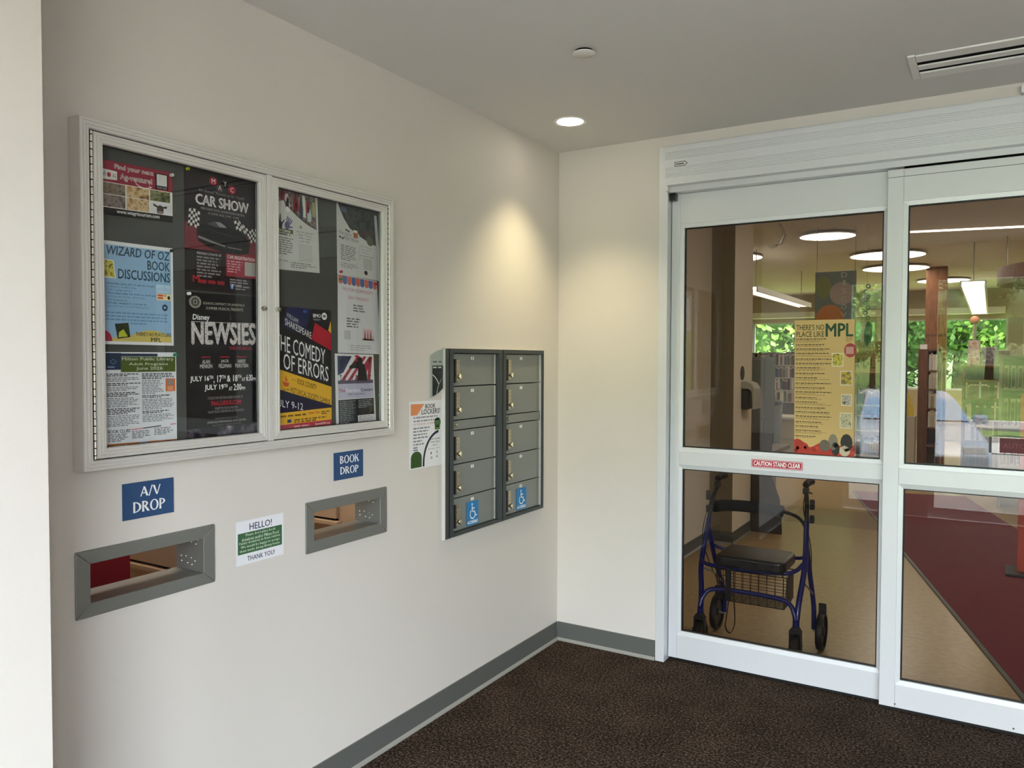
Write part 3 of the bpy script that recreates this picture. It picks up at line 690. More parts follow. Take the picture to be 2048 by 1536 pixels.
f.text('small_lettering', 'TICKETS MAY BE PURCHASED ONLINE AT', .28, .78, .268, .286, '#8f8b8a', 3); f.text('web_lettering', 'PAA.LUDUS.COM', .33, .75, .224, .256, '#b01c34', 3, .03)
f.text('small_lettering', 'KNAPTON MUSIC HOOTERS', .38, .70, .196, .213, '#8f8b8a', 3); f.text('small_lettering', 'VOIGT MUSIC CENTER OR AT THE DOOR', .28, .79, .172, .189, '#8f8b8a', 3)
f.text('small_lettering', 'PERFORMANCES HELD AT THE', .38, .70, .125, .138, '#77736f', 3); f.text('small_lettering', 'JANESVILLE PERFORMING ARTS CENTER', .27, .82, .098, .117, '#a8a3a0', 3); f.text('small_lettering', '408 S MAIN ST., JANESVILLE WI 53545', .34, .75, .078, .092, '#77736f', 3); f.done()

# --- volunteering flyer
f = Print('art_camp_flyer', 'white flyer with photo of a crowd and purple and black handprints', 'flyer', cs(-2.058, -1.852, 1.894, 1.899, 2.171, 2.183, None, -1.862), NX, '#c9c9c5')
ph = [(0, .985), (.955, .985), (.955, .575)]+[(.955-.75*i/8, .575+.012*i+.155*(i/8)**2) for i in range(1, 9)]+[(.1, .80), (0, .845)]
f.poly('crowd_photo', ph, PH4)
for (u, c, v0, v1) in ((.06, '#46232a', .84, .97), (.17, '#7b2433', .82, .965), (.27, '#c9b3b8', .76, .93), (.29, '#e0d4d6', .70, .86), (.46, '#7d2030', .72, .96), (.5, '#8e1b2e', .74, .88), (.60, '#31404a', .66, .90), (.66, '#d5d5d2', .68, .97), (.75, '#8c2a2c', .75, .90), (.79, '#b8c0c8', .64, .82), (.9, '#9aa070', .72, .92)):
    f.poly('crowd_photo', [(u-.04, v0), (u+.04, v0), (u+.05, (v0+v1)/2), (u+.022, v1), (u-.022, v1), (u-.05, (v0+v1)/2)], c, 2)
    f.ell('crowd_photo', u, v1, .025, .017, '#6a4a3c', 3, 10)
f.poly('photo_edge', [(a, b_) for a, b_ in ph[2:11]]+[(a, b_-.018) for a, b_ in ph[2:11]][::-1], '#4a4446', 2)
def hand(u, v_, s, c, rot):
    co, si = math.cos(rot), math.sin(rot); T = lambda a, b_: (u+s*(a*co-b_*si), v_+s*.75*(a*si+b_*co))
    f.poly('handprint', [T(a, b_) for a, b_ in arc(0, 0, .5, .55, 0, 360, 12)[:12]], c, 3)
    for k in range(4):
        a0 = -.38+.25*k; f.poly('handprint', [T(a0-.09, .45), (T(a0+.09, .45)), T(a0+.12*(k-1.5)*.5+.09, 1.15), T(a0+.12*(k-1.5)*.5-.09, 1.15)], c, 4)
    f.poly('handprint', [T(.45, -.1), T(.45, .15), T(.95, .45), T(1.0, .3)], c, 4)
hand(.10, .53, .13, '#26242a', .3); hand(.27, .535, .12, '#5d5480', -.5)
f.rect('green_label', 0, .44, .40, .49, '#525c38', 2); f.text('green_label', 'Art Camp', .02, .34, .445, .482, '#e6e6da', 3, .02); f.lines('title_lettering', .04, .34, .432, 1, .02, .02, '#5a5a56', 6, 3, .2, .98)
f.ell('round_mark', .58, .548, .032, .022, '#3c3c3c', 2, 4); f.rect('round_mark', .57, .54, .59, .556, '#c9c9c5', 3)
for i, (a, b_, tx) in enumerate(((.48, .86, 'July 24 | 25 | 26'), (.52, .83, '9am - 12pm'), (.54, .80, '$45 / child'), (.56, .78, 'per day'))): f.text('date_lettering', tx, a, b_, .475-.037*i, .498-.037*i, '#4c4b4c', 3, .005)
f.lines('blurb', .05, .42, .385, 8, .027, .013, '#737371', 51, 3, .08); f.rect('code_space', .52, .12, .84, .34, '#bdbdb9', 2)
f.text('footer_lettering', 'Learn more', .03, .28, .10, .125, '#4c4b4c', 3, .01); f.lines('blurb', .34, .92, .10, 3, .026, .011, '#737371', 52, 3, .07); f.done()

# --- gardens after hours flyer
f = Print('garden_evening_flyer', 'white flyer with dark photo corner and a printed beer mug, top right of case', 'flyer', cs(-1.763, -1.518, 1.906, 1.898, 2.150, 2.172, -1.766, -1.545), NX, '#c9c8c6')
ph = [(.02, 1), (.93, 1), (.93, .53)]+[(.93-.5*i/6, .53+.008*i+.06*(i/6)**2) for i in range(1, 7)]+[(.30, .68), (.16, .80), (.06, .93)]
f.poly('night_photo', ph, PH5); f.ell('night_photo', .78, .58, .09, .075, '#57583e', 2, 12); f.poly('night_photo', [(.4, .66), (.9, .72), (.9, .68), (.45, .63)], '#4d2d2c', 2); f.rect('night_photo', .08, .88, .24, .95, '#596070', 2)
f.rect('mug_picture', .385, .56, .48, .64, '#a0622c', 3); f.rect('mug_picture', .385, .635, .48, .675, '#d8d2c4', 4); f.ell('mug_picture', .50, .605, .025, .035, '#b9b4ac', 2)
for (u, v_) in ((.22, .64), (.27, .63), (.07, .52), (.13, .51)): f.ell('leaf_mark', u, v_, .028, .016, '#3b3a3a', 3, 5)
f.text('title_lettering', 'Gardens', .05, .33, .565, .61, '#77757a', 3, 0, .2); f.text('title_lettering', 'After Hours', .14, .50, .50, .56, '#77757a', 3, 0, .2)
for i, (a, b_, tx) in enumerate(((.52, .83, 'Every Thursday'), (.56, .76, '5pm - 8pm'), (.58, .74, 'May thru'), (.52, .84, 'September 24th'))): f.text('date_lettering', tx, a, b_, .455-.045*i, .475-.045*i, '#565457', 3, .005)
f.lines('blurb', .08, .46, .42, 8, .028, .014, '#7b7a7c', 61, 3, .09); f.rect('divider', .505, .24, .51, .44, '#6a6a6a', 3); f.rect('code_space', .59, .13, .80, .30, '#b6b5b3', 2); f.ell('round_mark', .64, .085, .045, .035, '#3f3f40', 3, 6); f.lines('blurb', .08, .5, .17, 3, .027, .012, '#8a898b', 62, 3, .07); f.done()

# --- community market flyer
f = Print('market_flyer', 'white market flyer with red and blue scalloped awning across its top', 'flyer', cs(-1.762, -1.525, 1.614, 1.610, 1.896, 1.906, -1.762, -1.545, FX+.0009), NX, '#d2d0d2')
for k in range(9):
    c = '#c96c55' if k % 2 == 0 else '#4a66a0'; a = .015+.108*k; f.poly('awning', [(a, .99), (a+.104, .99), (a+.104, .91)]+arc(a+.052, .91, .052, .03, 0, -180, 8)+[(a, .91)], c)
for (tx, a, b_, v0) in (('MILTON COMMUNITY', .12, .88, .80), ('DAY MARKET', .25, .76, .70)): f.text('title_lettering', tx, a, b_, v0, v0+.042, '#b9707a', 3)
f.lines('small_lettering', .36, .66, .637, 3, .035, .018, '#77757a', 65, 3, .12, .95); f.lines('small_lettering', .20, .54, .457, 4, .034, .018, '#77757a', 66, 3, .12, .8)
f.rect('code_space', .14, .175, .29, .29, '#b9b8b9', 2)
for k in range(4): f.rect('market_picture', .56+.02*k, .18, .86-.02*k, .20+.08*k*.5, '#cf9ba0', 2); f.rect('market_picture', .58+.07*k, .20, .61+.07*k, .34, '#d9b4b8', 3)
f.lines('blurb', .28, .82, .105, 3, .028, .008, '#8d8b90', 71, 3, .08); f.done()

# --- theatre poster
f = Print('theatre_poster', 'black comedy play poster with slanted white lettering, yellow stripe and red square', 'poster', cs(-2.056, -1.796, 1.343, 1.348, 1.768, 1.770), NX, '#1b1b1d')
f.rect('navy_ground', 0, .36, 1, 1, '#1a1b22'); f.poly('navy_ground', [(0, .12), (1, .12), (1, .20), (0, .38)], '#1b1d36', 1); f.poly('navy_ground', [(.2, 1), (.62, 1), (.5, .78), (.1, .84)], '#20264a', 2)
f.poly('red_square', [(.69, .885), (1, .80), (1, .65), (.62, .745)], '#a81c2e', 3); f.poly('yellow_wedge', [(.99, .91), (1, .80), (.94, .825)], '#d8ab2c', 3)
def slant(part, tx, u0, u1, v0, v1, sk, col, bold, shear=0.): f.text(part, tx, u0, u1, v0, v1, col, 5, bold, shear, sk)
slant('author_lettering', 'WILLIAM', .18, .38, .92, .955, -.05, '#cfccc8', -.005); slant('author_lettering', 'SHAKESPEARE', .15, .62, .855, .91, -.11, '#e6e4e0', .0)
slant('title_lettering', 'THE COMEDY', -.02, .88, .66, .79, -.13, '#eceae8', .0); slant('title_lettering', 'OF ERRORS', .12, .94, .50, .63, -.12, '#eceae8', .0)
f.poly('yellow_stripe', [(0, .505), (1, .335), (1, .175), (0, .345)], '#d8a62e', 4)
slant('venue_lettering', 'ROCK COUNTY', .36, .71, .375, .42, -.06, '#33301e', .01); slant('venue_lettering', 'HISTORICAL SOCIETY CAMPUS', .24, .97, .31, .355, -.13, '#33301e', .005); slant('venue_lettering', 'at the', .26, .34, .41, .425, -.015, '#6a5a2c', 0.)
f.poly('ship_mark', [(.10, .40), (.22, .385), (.20, .355), (.13, .36)], '#c4522a', 5); f.poly('ship_mark', [(.15, .40), (.155, .45), (.19, .40)], '#c4522a', 5); f.text('ship_mark', 'RCHS', .11, .22, .325, .34, '#33301e', 5, .02)
slant('date_lettering', 'JULY 9-12', -.03, .46, .19, .265, -.055, '#eceae8', .0)
f.poly('sponsor_band', [(0, .04), (1, .04), (1, .155), (0, .145)], '#dba832', 4); f.rect('red_foot', 0, 0, 1, .05, '#b03244', 5)
f.lines('sponsor_print', .06, .52, .125, 1, .02, .014, '#7d5a1c', 81, 6, .12, .98); f.text('sponsor_print', 'Kwik Trip', .56, .76, .112, .135, '#b0242c', 6, .02, .2); f.lines('sponsor_print', .80, .97, .13, 2, .016, .009, '#6a5226', 82, 6, .08)
f.rect('sponsor_print', .18, .062, .25, .088, '#34406e', 6); f.lines('sponsor_print', .30, .97, .085, 2, .018, .012, '#7d5a1c', 83, 6, .09); f.lines('sponsor_print', .30, .62, .032, 1, .02, .012, '#dba0a8', 84, 6, .1, .9); f.text('sponsor_print', 'SummitMA.org', .68, .96, .012, .036, '#f0dcde', 6, .02)
f.text('presenter_lettering', 'BMO', .655, .80, .93, .96, '#dedcda', 5, .03); f.text('presenter_lettering', 'PRESENTS', .66, .79, .905, .918, '#b5b3b1', 5); f.ell('presenter_lettering', .865, .945, .05, .031, '#e6e4e2', 5, 24); f.rect('presenter_lettering', .84, .935, .89, .955, '#1b1b1d', 6); f.rect('presenter_lettering', .852, .941, .878, .944, '#e6e4e2', 7); f.done()

# --- concert flyer
f = Print('patriotic_concert_flyer', 'concert flyer with striped flag and black saluting soldier silhouette, bottom right of case', 'flyer', cs(-1.772, -1.552, 1.341, 1.345, 1.608, 1.611, -1.778, -1.566, FX+.0004), NX, '#dcdbdc')
f.rect('flag_picture', .06, .62, .96, .97, '#d9d6d8')
f.poly('flag_picture', [(.06, .97), (.42, .97), (.06, .70)], '#3a3f66', 2); f.poly('flag_picture', [(.06, .97), (.42, .97), (.2, .74), (.06, .70)], '#3a3f66', 2)
for k in range(5): a = .34+.17*k; f.poly('flag_picture', [(max(.06, a-.22), .62), (max(.06, a-.22)+.085, .62), (min(.96, a+.30), .97), (min(.96, a+.30)-.085, .97)], '#a3384a', 2)
f.poly('soldier_picture', [(.55, .62), (.58, .80), (.52, .80), (.36, .79), (.34, .82), (.5, .90), (.56, .90), (.56, .94), (.62, .965), (.68, .95), (.69, .88), (.67, .85), (.76, .80), (.80, .70), (.80, .62)], '#1d1d20', 4); f.ell('soldier_picture', .70, .82, .06, .05, '#2a2a2c', 3)
for (u, s) in ((.13, 1), (.24, .7), (.42, .75), (.52, .9), (.88, .9)): f.rect('cross_picture', u-.006, .62, u+.006, .62+.10*s, '#232325', 4); f.rect('cross_picture', u-.035*s, .62+.07*s, u+.035*s, .62+.08*s, '#232325', 4)
f.rect('ground_line', .06, .58, .96, .63, '#5c5068', 3); f.rect('title_band', .06, .37, .96, .585, '#b7b3c6', 3)
f.text('title_lettering', 'The', .08, .23, .465, .51, '#a3384a', 5, .02); f.text('title_lettering', 'Patriotic', .26, .60, .46, .51, '#e6e4ee', 5, .02); f.text('title_lettering', 'Concert', .63, .94, .465, .51, '#2a2d58', 5, .03); f.text('title_lettering', '2026 Concert Series', .30, .72, .42, .445, '#4a4a70', 5, .01)
f.rect('black_panel', .06, .01, .96, .36, '#212427', 3); f.rect('black_panel', .53, .01, .96, .12, '#d3cfd0', 4); f.lines('black_panel', .09, .48, .34, 13, .025, .010, '#8f9294', 91, 5, .08); f.lines('black_panel', .55, .93, .34, 5, .025, .010, '#8f9294', 92, 5, .08); f.lines('black_panel', .56, .92, .105, 4, .025, .008, '#7b7577', 93, 5, .1)
f.rect('red_pin_print', .5, .955, .60, .985, '#b02036', 5); f.done()

# --- push pins
def pin(y, z, col, label, x=FX+.0018):
    t_ = thing('push_pin', (x, y, z), label, 'push pin'); m_ = mat('pin_plastic', col, .3)
    MB().lathe([(0, .011), (.0045, .0105), (.005, .009), (.003, .0075), (.0026, .004), (.0045, .0025), (.0048, .001), (0, .0005)], (x, y, z), (1, 0, 0), m_, 14).build('pin_head', t_, smooth=True)
    MB().cyl((x-.0015, y, z), (1, 0, 0), .0005, .003, M['steel'], 6).build('pin_point', t_)
pin(-2.4505, 2.128, '#c8ccc8', 'clear push pin at the right corner of the red farm flyer')
pin(-2.397, 2.158, '#b8c21e', 'yellow push pin at the top left corner of the car show poster')
pin(-2.453, 1.907, '#141418', 'black push pin at the top right corner of the blue flyer')
pin(-2.445, 1.602, '#157a5a', 'green push pin at the corner of the green-bannered programme sheet')
pin(-2.397, 1.786, '#e2e2e0', 'white push pin at the top left of the musical poster')
pin(-1.93, 1.757, '#2a4f8a', 'blue push pin near the top of the black theatre poster')
pin(-1.75, 1.914, '#a8203a', 'red push pin at the foot of the beer mug flyer')
pin(-1.556, 1.884, '#a8203a', 'red push pin at the right end of the striped awning')
pin(-1.753, 1.886, '#2f6a3a', 'green push pin at the left end of the striped awning', FX+.003)
pin(-1.535, 1.406, '#17171a', 'black push pin alone on the grey board, lower right of case', .0122)
pin(-1.533, 1.447, '#1f8a68', 'green push pin alone on the grey board, lower right of case', .0122)

# ================================================================== WALL SIGNS
def plate(name, label, y0, y1, z0, z1, col, th=.003):
    return Print(name, label, 'sign', [(.0002, y0, z0), (.0002, y1, z0), (.0002, y1, z1), (.0002, y0, z1)], NX, col, th, sheet='plate')
BLUE = '#2c4a72'
f = plate('media_drop_sign', 'dark blue engraved A/V drop sign above the left return slot', -2.605, -2.4435, 1.133, 1.237, BLUE); f.flare('lettering', 'A/V', .33, .73, .60, .865, '#f1f1f0'); f.flare('lettering', 'DROP', .19, .82, .17, .465, '#f1f1f0'); f.done()
f = plate('book_drop_sign', 'dark blue engraved book drop sign above the right return slot', -1.7725, -1.615, 1.1375, 1.241, BLUE); f.flare('lettering', 'BOOK', .19, .85, .58, .865, '#f1f1f0'); f.flare('lettering', 'DROP', .2, .83, .19, .46, '#f1f1f0'); f.done()
f = plate('donation_notice', 'small white notice with green panel between the two return slots', -2.216, -2.017, .9155, 1.060, '#e4e4ea', .0006)
f.rect('green_panel', .03, .245, .965, .725, '#3a6340'); f.text('heading_lettering', 'HELLO!', .27, .74, .765, .915, '#1c2347', 2, .01)
for i, (tx, a, b_) in enumerate((('Please don\u2019t place book', .19, .82), ('donations and/or Milton Food', .11, .89), ('Pantry donations in these returns.', .06, .93), ('We would be happy to accept', .09, .91), ('them inside during library hours.', .07, .92))): f.text('body_lettering', tx, a, b_, .625-.088*i, .70-.088*i, '#dfe6d8', 2, .006, 0, 0, 1)
f.text('heading_lettering', 'THANK YOU!', .22, .80, .065, .175, '#1c2347', 2, .01); f.done()
f = Print('locker_notice', 'white book lockers instruction sheet taped left of the lockers', 'sign', [(.0006, -1.3285, 1.1235), (.0006, -1.097, 1.1235), (.0006, -1.097, 1.412), (.0006, -1.3285, 1.4115)], NX, '#e3e3e4', .001)
f.poly('orange_corner', [(.04, .795), (.225, .795), (.44, .955), (.04, .965)], '#d98a5a'); f.text('title_lettering', 'BOOK', .47, .78, .885, .95, '#22222a', 2, .02); f.text('title_lettering', 'LOCKERS!', .36, .92, .80, .875, '#22222a', 2, .02)
f.lines('body_print', .12, .95, .77, 2, .052, .022, '#8e8f98', 101, 2, .1, .98); f.text('body_print', 'USE THE BOOK LOCKERS!', .10, .74, .645, .672, '#b98078', 2)
f.lines('body_print', .11, .62, .61, 4, .047, .02, '#7a7c88', 102, 2, .1, .9); f.lines('body_print', .11, .44, .42, 3, .047, .02, '#7a7c88', 103, 2, .1, .4); f.lines('body_print', .11, .26, .29, 1, .03, .018, '#5a78a0', 104, 2, .1, .98)
f.poly('green_arch', [(.04, .02), (.36, .02), (.36, .17)]+arc(.20, .17, .16, .09, 0, 180, 10), '#33521f', 2); f.ell('green_lock', .845, .66, .10, .075, '#3a5a30', 2); f.rect('green_lock', .76, .55, .92, .62, '#55753f', 2)
for k in range(3): f.rect('green_lock', .78, .61+.03*k, .91, .616+.03*k, '#88a070', 3)
o_ = arc(.95, .06, .56, .49, 98, 178, 16); i_ = arc(.95, .06, .51, .45, 98, 178, 16)
for k in range(16): f.poly('navy_arc', [o_[k], o_[k+1], i_[k+1], i_[k]], '#1a2038', 3)
f.rect('navy_arc', .39, .02, .44, .08, '#1a2038', 3)
for (tx, a, b_, v0, h_, c) in (('HOW TO ENTER', .60, .93, .40, .024, '#33343e'), ('YOUR CODE &', .62, .91, .355, .024, '#33343e'), ('UNLOCK', .68, .84, .31, .022, '#6a6b74'), ('Example: 1234', .56, .9, .255, .026, '#8a8b92'), ('1', .63, .66, .185, .035, '#4a4b55'), ('2', .80, .85, .19, .035, '#4a4b55'), ('3', .62, .68, .115, .035, '#4a4b55'), ('4', .79, .85, .125, .035, '#4a4b55')): f.text('step_lettering', tx, a, b_, v0, v0+h_, c, 3, .01)
f.done()
lo = [(0, 0), (.06, .0)]+[(.06+.94*(i/8), .0+.27*(i/8)**1.7) for i in range(1, 9)]+[(1, 1), (.88, .995)]+[(.88-.88*(i/8), .995-.13*(i/8)**1.6) for i in range(1, 9)]
f = Print('room_sign', 'leaf-shaped grey and black acrylic room sign just left of the lockers', 'sign', [(.0002, -1.187, 1.424), (.0002, -1.0855+.012, 1.424), (.0002, -1.0855+.012, 1.637), (.0002, -1.187, 1.637)], NX, '#9fa8a0', .006, outline=lo, sheet='acrylic_plate')
f.poly('black_panel', [(.10, .03)]+[(.10+.78*(i/8), .03+.20*(i/8)**1.7) for i in range(1, 9)]+[(.88, .655), (.10, .655)], '#16201e')
f.lines('sign_lettering', .13, .72, .745, 1, .03, .028, '#4b524e', 7, 2, .4, .98); f.lines('sign_lettering', .14, .68, .63, 1, .03, .028, '#b9c0bc', 8, 2, .4, .98)
for pts in ([(.10, .47), (.28, .41), (.42, .33), (.50, .27)], [(.86, .44), (.66, .37), (.50, .27), (.40, .16), (.36, .05)]):
    for k in range(len(pts)-1): (a, b_), (c, d) = pts[k], pts[k+1]; f.poly('branch_line', [(a, b_-.006), (c, d-.006), (c+.03, d+.004), (a+.03, b_+.004)], '#dfe3df', 2)
f.done()
# ================================================================== RETURN SLOTS
def slot(name, label, o, y0, y1, z0, z1, key):
    t_ = thing(name, (0, (o[0]+o[1])/2, o[2]), label, 'return slot')
    O = [(o[0], o[2]), (o[1], o[2]), (o[1], o[3]), (o[0], o[3])]; I = [(y0, z0), (y1, z0), (y1, z1), (y0, z1)]
    for k in range(4):
        a, b_, c, d = O[k], O[(k+1) % 4], I[(k+1) % 4], I[k]; mb = MB(); e = .0006
        mid = ((a[0]+b_[0]+c[0]+d[0])/4, (a[1]+b_[1]+c[1]+d[1])/4)
        sh = lambda p: (p[0]+(mid[0]-p[0])*.004, p[1]+(mid[1]-p[1])*.02)
        a, b_ = sh(a), sh(b_)
        mb.prism([a, b_, c, d], lambda p, q, x: (x, p, q), .0002, .0065, M['chute']); mb.build('frame_side', t_, bevel=.0014)
    D = -.128
    f_ = [((D, y0, z0-.001), (D, y1, z0-.001), (.004, y1, z0-.001), (.004, y0, z0-.001)), ]
    MB().box(D, .004, y0, y1, z0-.0012, z0+.0004, M['chute']).build('chute_floor', t_)
    MB().box(D, .004, y0, y1, z1-.0004, z1+.0012, M['chute']).build('chute_top', t_)
    MB().box(D, .004, y0-.0012, y0+.0004, z0+.0005, z1-.0005, M['chute']).build('chute_side', t_)
    sd = MB().box(D, .004, y1-.0004, y1+.0012, z0+.0005, z1-.0005, M['chute']).build('chute_side', t_)
    hz = z1-z0
    for (fx, fz) in ((-.022, .93), (-.03, .80), (-.052, .84), (-.074, .86), (-.098, .84), (-.034, .30), (-.053, .37), (-.078, .40), (-.102, .38), (-.05, .17), (-.07, .2), (-.1, .23)):
        MB().sphere((fx, y1-.001, z0+hz*fz), .0034, M['steel'], 6).build('rivet', sd, smooth=True)
    return t_
slot('media_return_slot', 'grey metal return slot with dark red interior below the A/V drop sign', (-2.7425, -2.302, .8885, 1.0725), AV[0]+.0005, AV[1]-.0005, AV[2]+.0005, AV[3]-.0005, 'AV')
slot('book_return_slot', 'grey metal return slot with beige interior below the book drop sign', (-1.9165, -1.478, .8925, 1.078), BK[0]+.0005, BK[1]-.0005, BK[2]+.0005, BK[3]-.0005, 'BK')
# the return room behind the wall
struct(MB().box(-1.9, -1.8, -3.2, .0, 0, H, M['libwall']), 'wall_return_room_back')
struct(MB().box(-1.8, -.12, -3.3, -3.2, 0, H, M['libwall']), 'wall_return_room_side')
struct(MB().box(-1.8, -.12, 2.72, 2.82, 0, H, M['libwall']).box(-1.8, -1.7, 0, 2.72, 0, H, M['libwall']), 'wall_return_room_far')
struct(MB().box(-1.9, -.12, -3.3, 2.82, -.1, 0, M['lino2']), 'floor_return_room')
struct(MB().box(-1.9, -.12, -3.3, 2.82, H, H+.1, M['ceil']), 'ceiling_return_room')
cl = thing('return_room_ceiling_light', (-1.0, -1.9, H), 'fluorescent ceiling panel in the room behind the return slots', 'ceiling light')
MB().box(-1.3, -.7, -2.5, -1.3, H-.02, H-.002, M['white']).build('housing', cl)
MB().box(-1.27, -.73, -2.47, -1.33, H-.026, H-.0205, mat('return_room_diffuser', '#fff3e2', .5, emit=16)).build('diffuser', cl)
mc = thing('media_return_cart', (-.7, -2.56, .12), 'tall maroon return cart seen through the left return slot', 'book cart')
MB().box(-.9, -.5, -2.85, -2.262, .12, 1.3, M['maroon']).build('body', mc, bevel=.004)
for (x, y) in ((-.85, -2.8), (-.85, -2.32), (-.55, -2.8), (-.55, -2.32)):
    MB().cyl((x-.012, y, .0405), (1, 0, 0), .04, .024, M['black'], 16).build('wheel', mc); MB().box(x-.02, x+.02, y-.014, y+.014, .082, .1195, M['chute']).build('caster_fork', mc)
def cupboard(name, label, x0, x1, y0, y1, zl, xe):
    """beige cupboard whose front faces the camera side (-Y) with a proud door above a ledge"""
    t_ = thing(name, ((x0+x1)/2, (y0+y1)/2, 0), label, 'cupboard'); MB().box(x0, x1, y0, y1, 0, 1.6, M['beige']).build('body', t_, bevel=.003)
    MB().box(x0+.01, xe, y0-.018, y0-.0005, zl, 1.58, M['beige']).build('door', t_, bevel=.002); MB().box(x0+.01, xe, y0-.004, y0-.0005, zl-.010, zl-.001, M['dark']).build('door_gap', t_)
    MB().box(x0+.01, xe+.02, y0-.03, y0-.0005, zl-.030, zl-.0105, M['beige']).build('ledge', t_, bevel=.002)
cupboard('return_room_cupboard', 'beige cupboard seen through the left return slot beside the maroon cart', -1.3, -.16, -2.0, -1.92, .778, -.58)
cupboard('return_room_cupboard', 'beige cupboard with a door edge, seen through the right return slot', -1.5, -.16, -1.2, -.7, .842, -.526)

# ================================================================== LOCKERS
lk = thing('book_lockers', (0, -.642, .785), 'charcoal framed bank of ten grey book lockers set in the wall', 'locker')
Y0, Y1, Z0, Z1 = -1.0932, -.1917, .7847, 1.6383
def bar(name, y0, y1, z0, z1, x0=-.02, x1=.03):
    MB().box(x0, x1, y0, y1, z0, z1, M['darkmetal']).build(name, lk, bevel=.0015)
bar('frame_bar', Y0+.0005, Y0+.066, Z0, Z1); bar('frame_bar', Y1-.006, Y1, Z0, Z1); bar('frame_bar', -.6485, -.5750, Z0+.016, Z1-.02)
bar('frame_bar', Y0+.0665, Y1-.0065, Z0, Z0+.0155); bar('frame_bar', Y0+.0665, Y1-.0065, Z1-.0195, Z1)
MB().box(.0302, .0312, -.6125, -.6095, Z0, Z1, M['dark']).build('frame_joint', lk); MB().box(.0302, .0312, Y0+.03, Y0+.033, Z0, Z1, M['dark']).build('frame_joint', lk)
MB().box(.0005, .031, Y0-.0045, Y0, Z0-.002, Z1+.002, M['alu']).build('edge_trim', lk); MB().box(.0005, .031, Y0-.0045, Y1, Z1+.0005, Z1+.003, M['alu']).build('edge_trim', lk)
MB().box(-.35, -.03, Y0+.02, Y1-.02, Z0+.01, Z1-.01, M['darkmetal']).build('carcass', lk)
rows = [(1.4671, 1.6182), (1.312, 1.4671), (1.2657, 1.312), (1.1095, 1.2657), (.9544, 1.1095), (.8003, .9544)]
for ci, (c0, c1) in enumerate(((-1.0242, -.6485), (-.5729, -.1988))):
    num = 0
    for ri, (z0, z1) in enumerate(rows):
        a, b_, za, zb = c0+.0018, c1-.0018, z0+.0026, z1-.0026
        if ri == 2:
            cp = MB().box(-.015, .012, a, b_, za, zb, M['doorgrey']).build('control_panel', lk, bevel=.0012)
            MB().lathe([(0, .008), (.006, .0078), (.0075, .006), (.0078, .0002)], (.012, a+.036, (za+zb)/2+.003), (1, 0, 0), M['nickel'], 14).build('cam_lock', cp, smooth=True); continue
        num += 1
        d = MB().box(-.015, .012, a, b_, za, zb, M['doorgrey']).build('locker_door', lk, bevel=.0012)
        MB().box(.0121, .0136, b_-.012, b_-.002, za+.001, zb-.001, M['alu']).build('edge_flange', d); MB().box(.0121, .0125, b_-.034, b_-.0325, za+.004, zb-.004, M['alugroove']).build('seam_line', d)
        y = a+.008; zt = zb-.027; zl = zt-.098
        kb = MB().box(.0121, .0185, y+.012, y+.050, zl, zt, M['nickel']); kb.box(.0121, .0265, y, y+.012, zl-.006, zt+.003, M['blackp'])
        for r_ in range(3):
            for q in range(2): kb.lathe([(0, .0022), (.0022, .002), (.0028, 0)], (.0185, y+.022+.017*q, zt-.014-.019*r_), (1, 0, 0), M['steel'], 8)
        kb.build('lock_plate', d)
        kn = MB().lathe([(.006, 0), (.0065, .008), (.012, .010), (.0125, .017), (.010, .020), (0, .0205)], (.0186, y+.031, zl+.022), (1, 0, 0), M['nickel'], 16).box(.034, .0405, y+.028, y+.034, zl+.008, zl+.036, M['steel'])
        kn.build('lock_knob', d, smooth=True)
        ty = a+.169 if ci == 0 else a+.166
        tagm = MB().box(.0121, .0127, ty-.0125, ty+.0125, zb-.027, zb-.0125, '#e8e8e6')
        vs, fs = text_polys(str(num+5*ci), .01); wdt = .005 if num+5*ci < 10 else .010
        tagm.add([(.0130, ty-wdt/2+wdt*p, zb-.0245+.0095*q) for p, q in vs], fs, '#1a1a1c'); tagm.build('number_tag', d)
        if ri == 5:
            y0, y1 = (-.9018, -.8041) if ci == 0 else (-.4515, -.3508); ws = .1*1.0
            st = MB().box(.0138, .0142, y0, y1, .8094, .9212, '#1e7ab8'); X = .0146
            yc = lambda u: y0+(y1-y0)*u
            zc = lambda v_: .8094+.1118*v_
            def pol(pts, col='#f2f5f7'): st.add([(X, yc(u), zc(v_)) for u, v_ in pts], [tuple(range(len(pts)))], col)
            pol(arc(.45, .87, .055, .05, 0, 360, 14)[:14]); pol([(.41, .79), (.50, .79), (.52, .56), (.43, .56)]); pol([(.46, .73), (.68, .71), (.68, .665), (.46, .68)]); pol([(.44, .60), (.68, .575), (.66, .52), (.44, .545)]); pol([(.61, .56), (.69, .57), (.79, .36), (.73, .34)]); pol([(.73, .38), (.87, .41), (.87, .365), (.745, .335)])
            oo, ii = arc(.50, .46, .24, .22, 130, 345, 16), arc(.50, .46, .185, .17, 130, 345, 16)
            for k in range(16): pol([oo[k], oo[k+1], ii[k+1], ii[k]])
            vs, fs = text_polys('ACCESSIBLE', .03); st.add([(X, yc(.06+.88*p), zc(.06+.13*q)) for p, q in vs], fs, '#f2f5f7')
            o_ = st.build('accessible_sticker', d); o_['label'] = 'blue wheelchair symbol sticker'
lk.location.x = -.015          # the frame stands only 15 mm proud of the wall
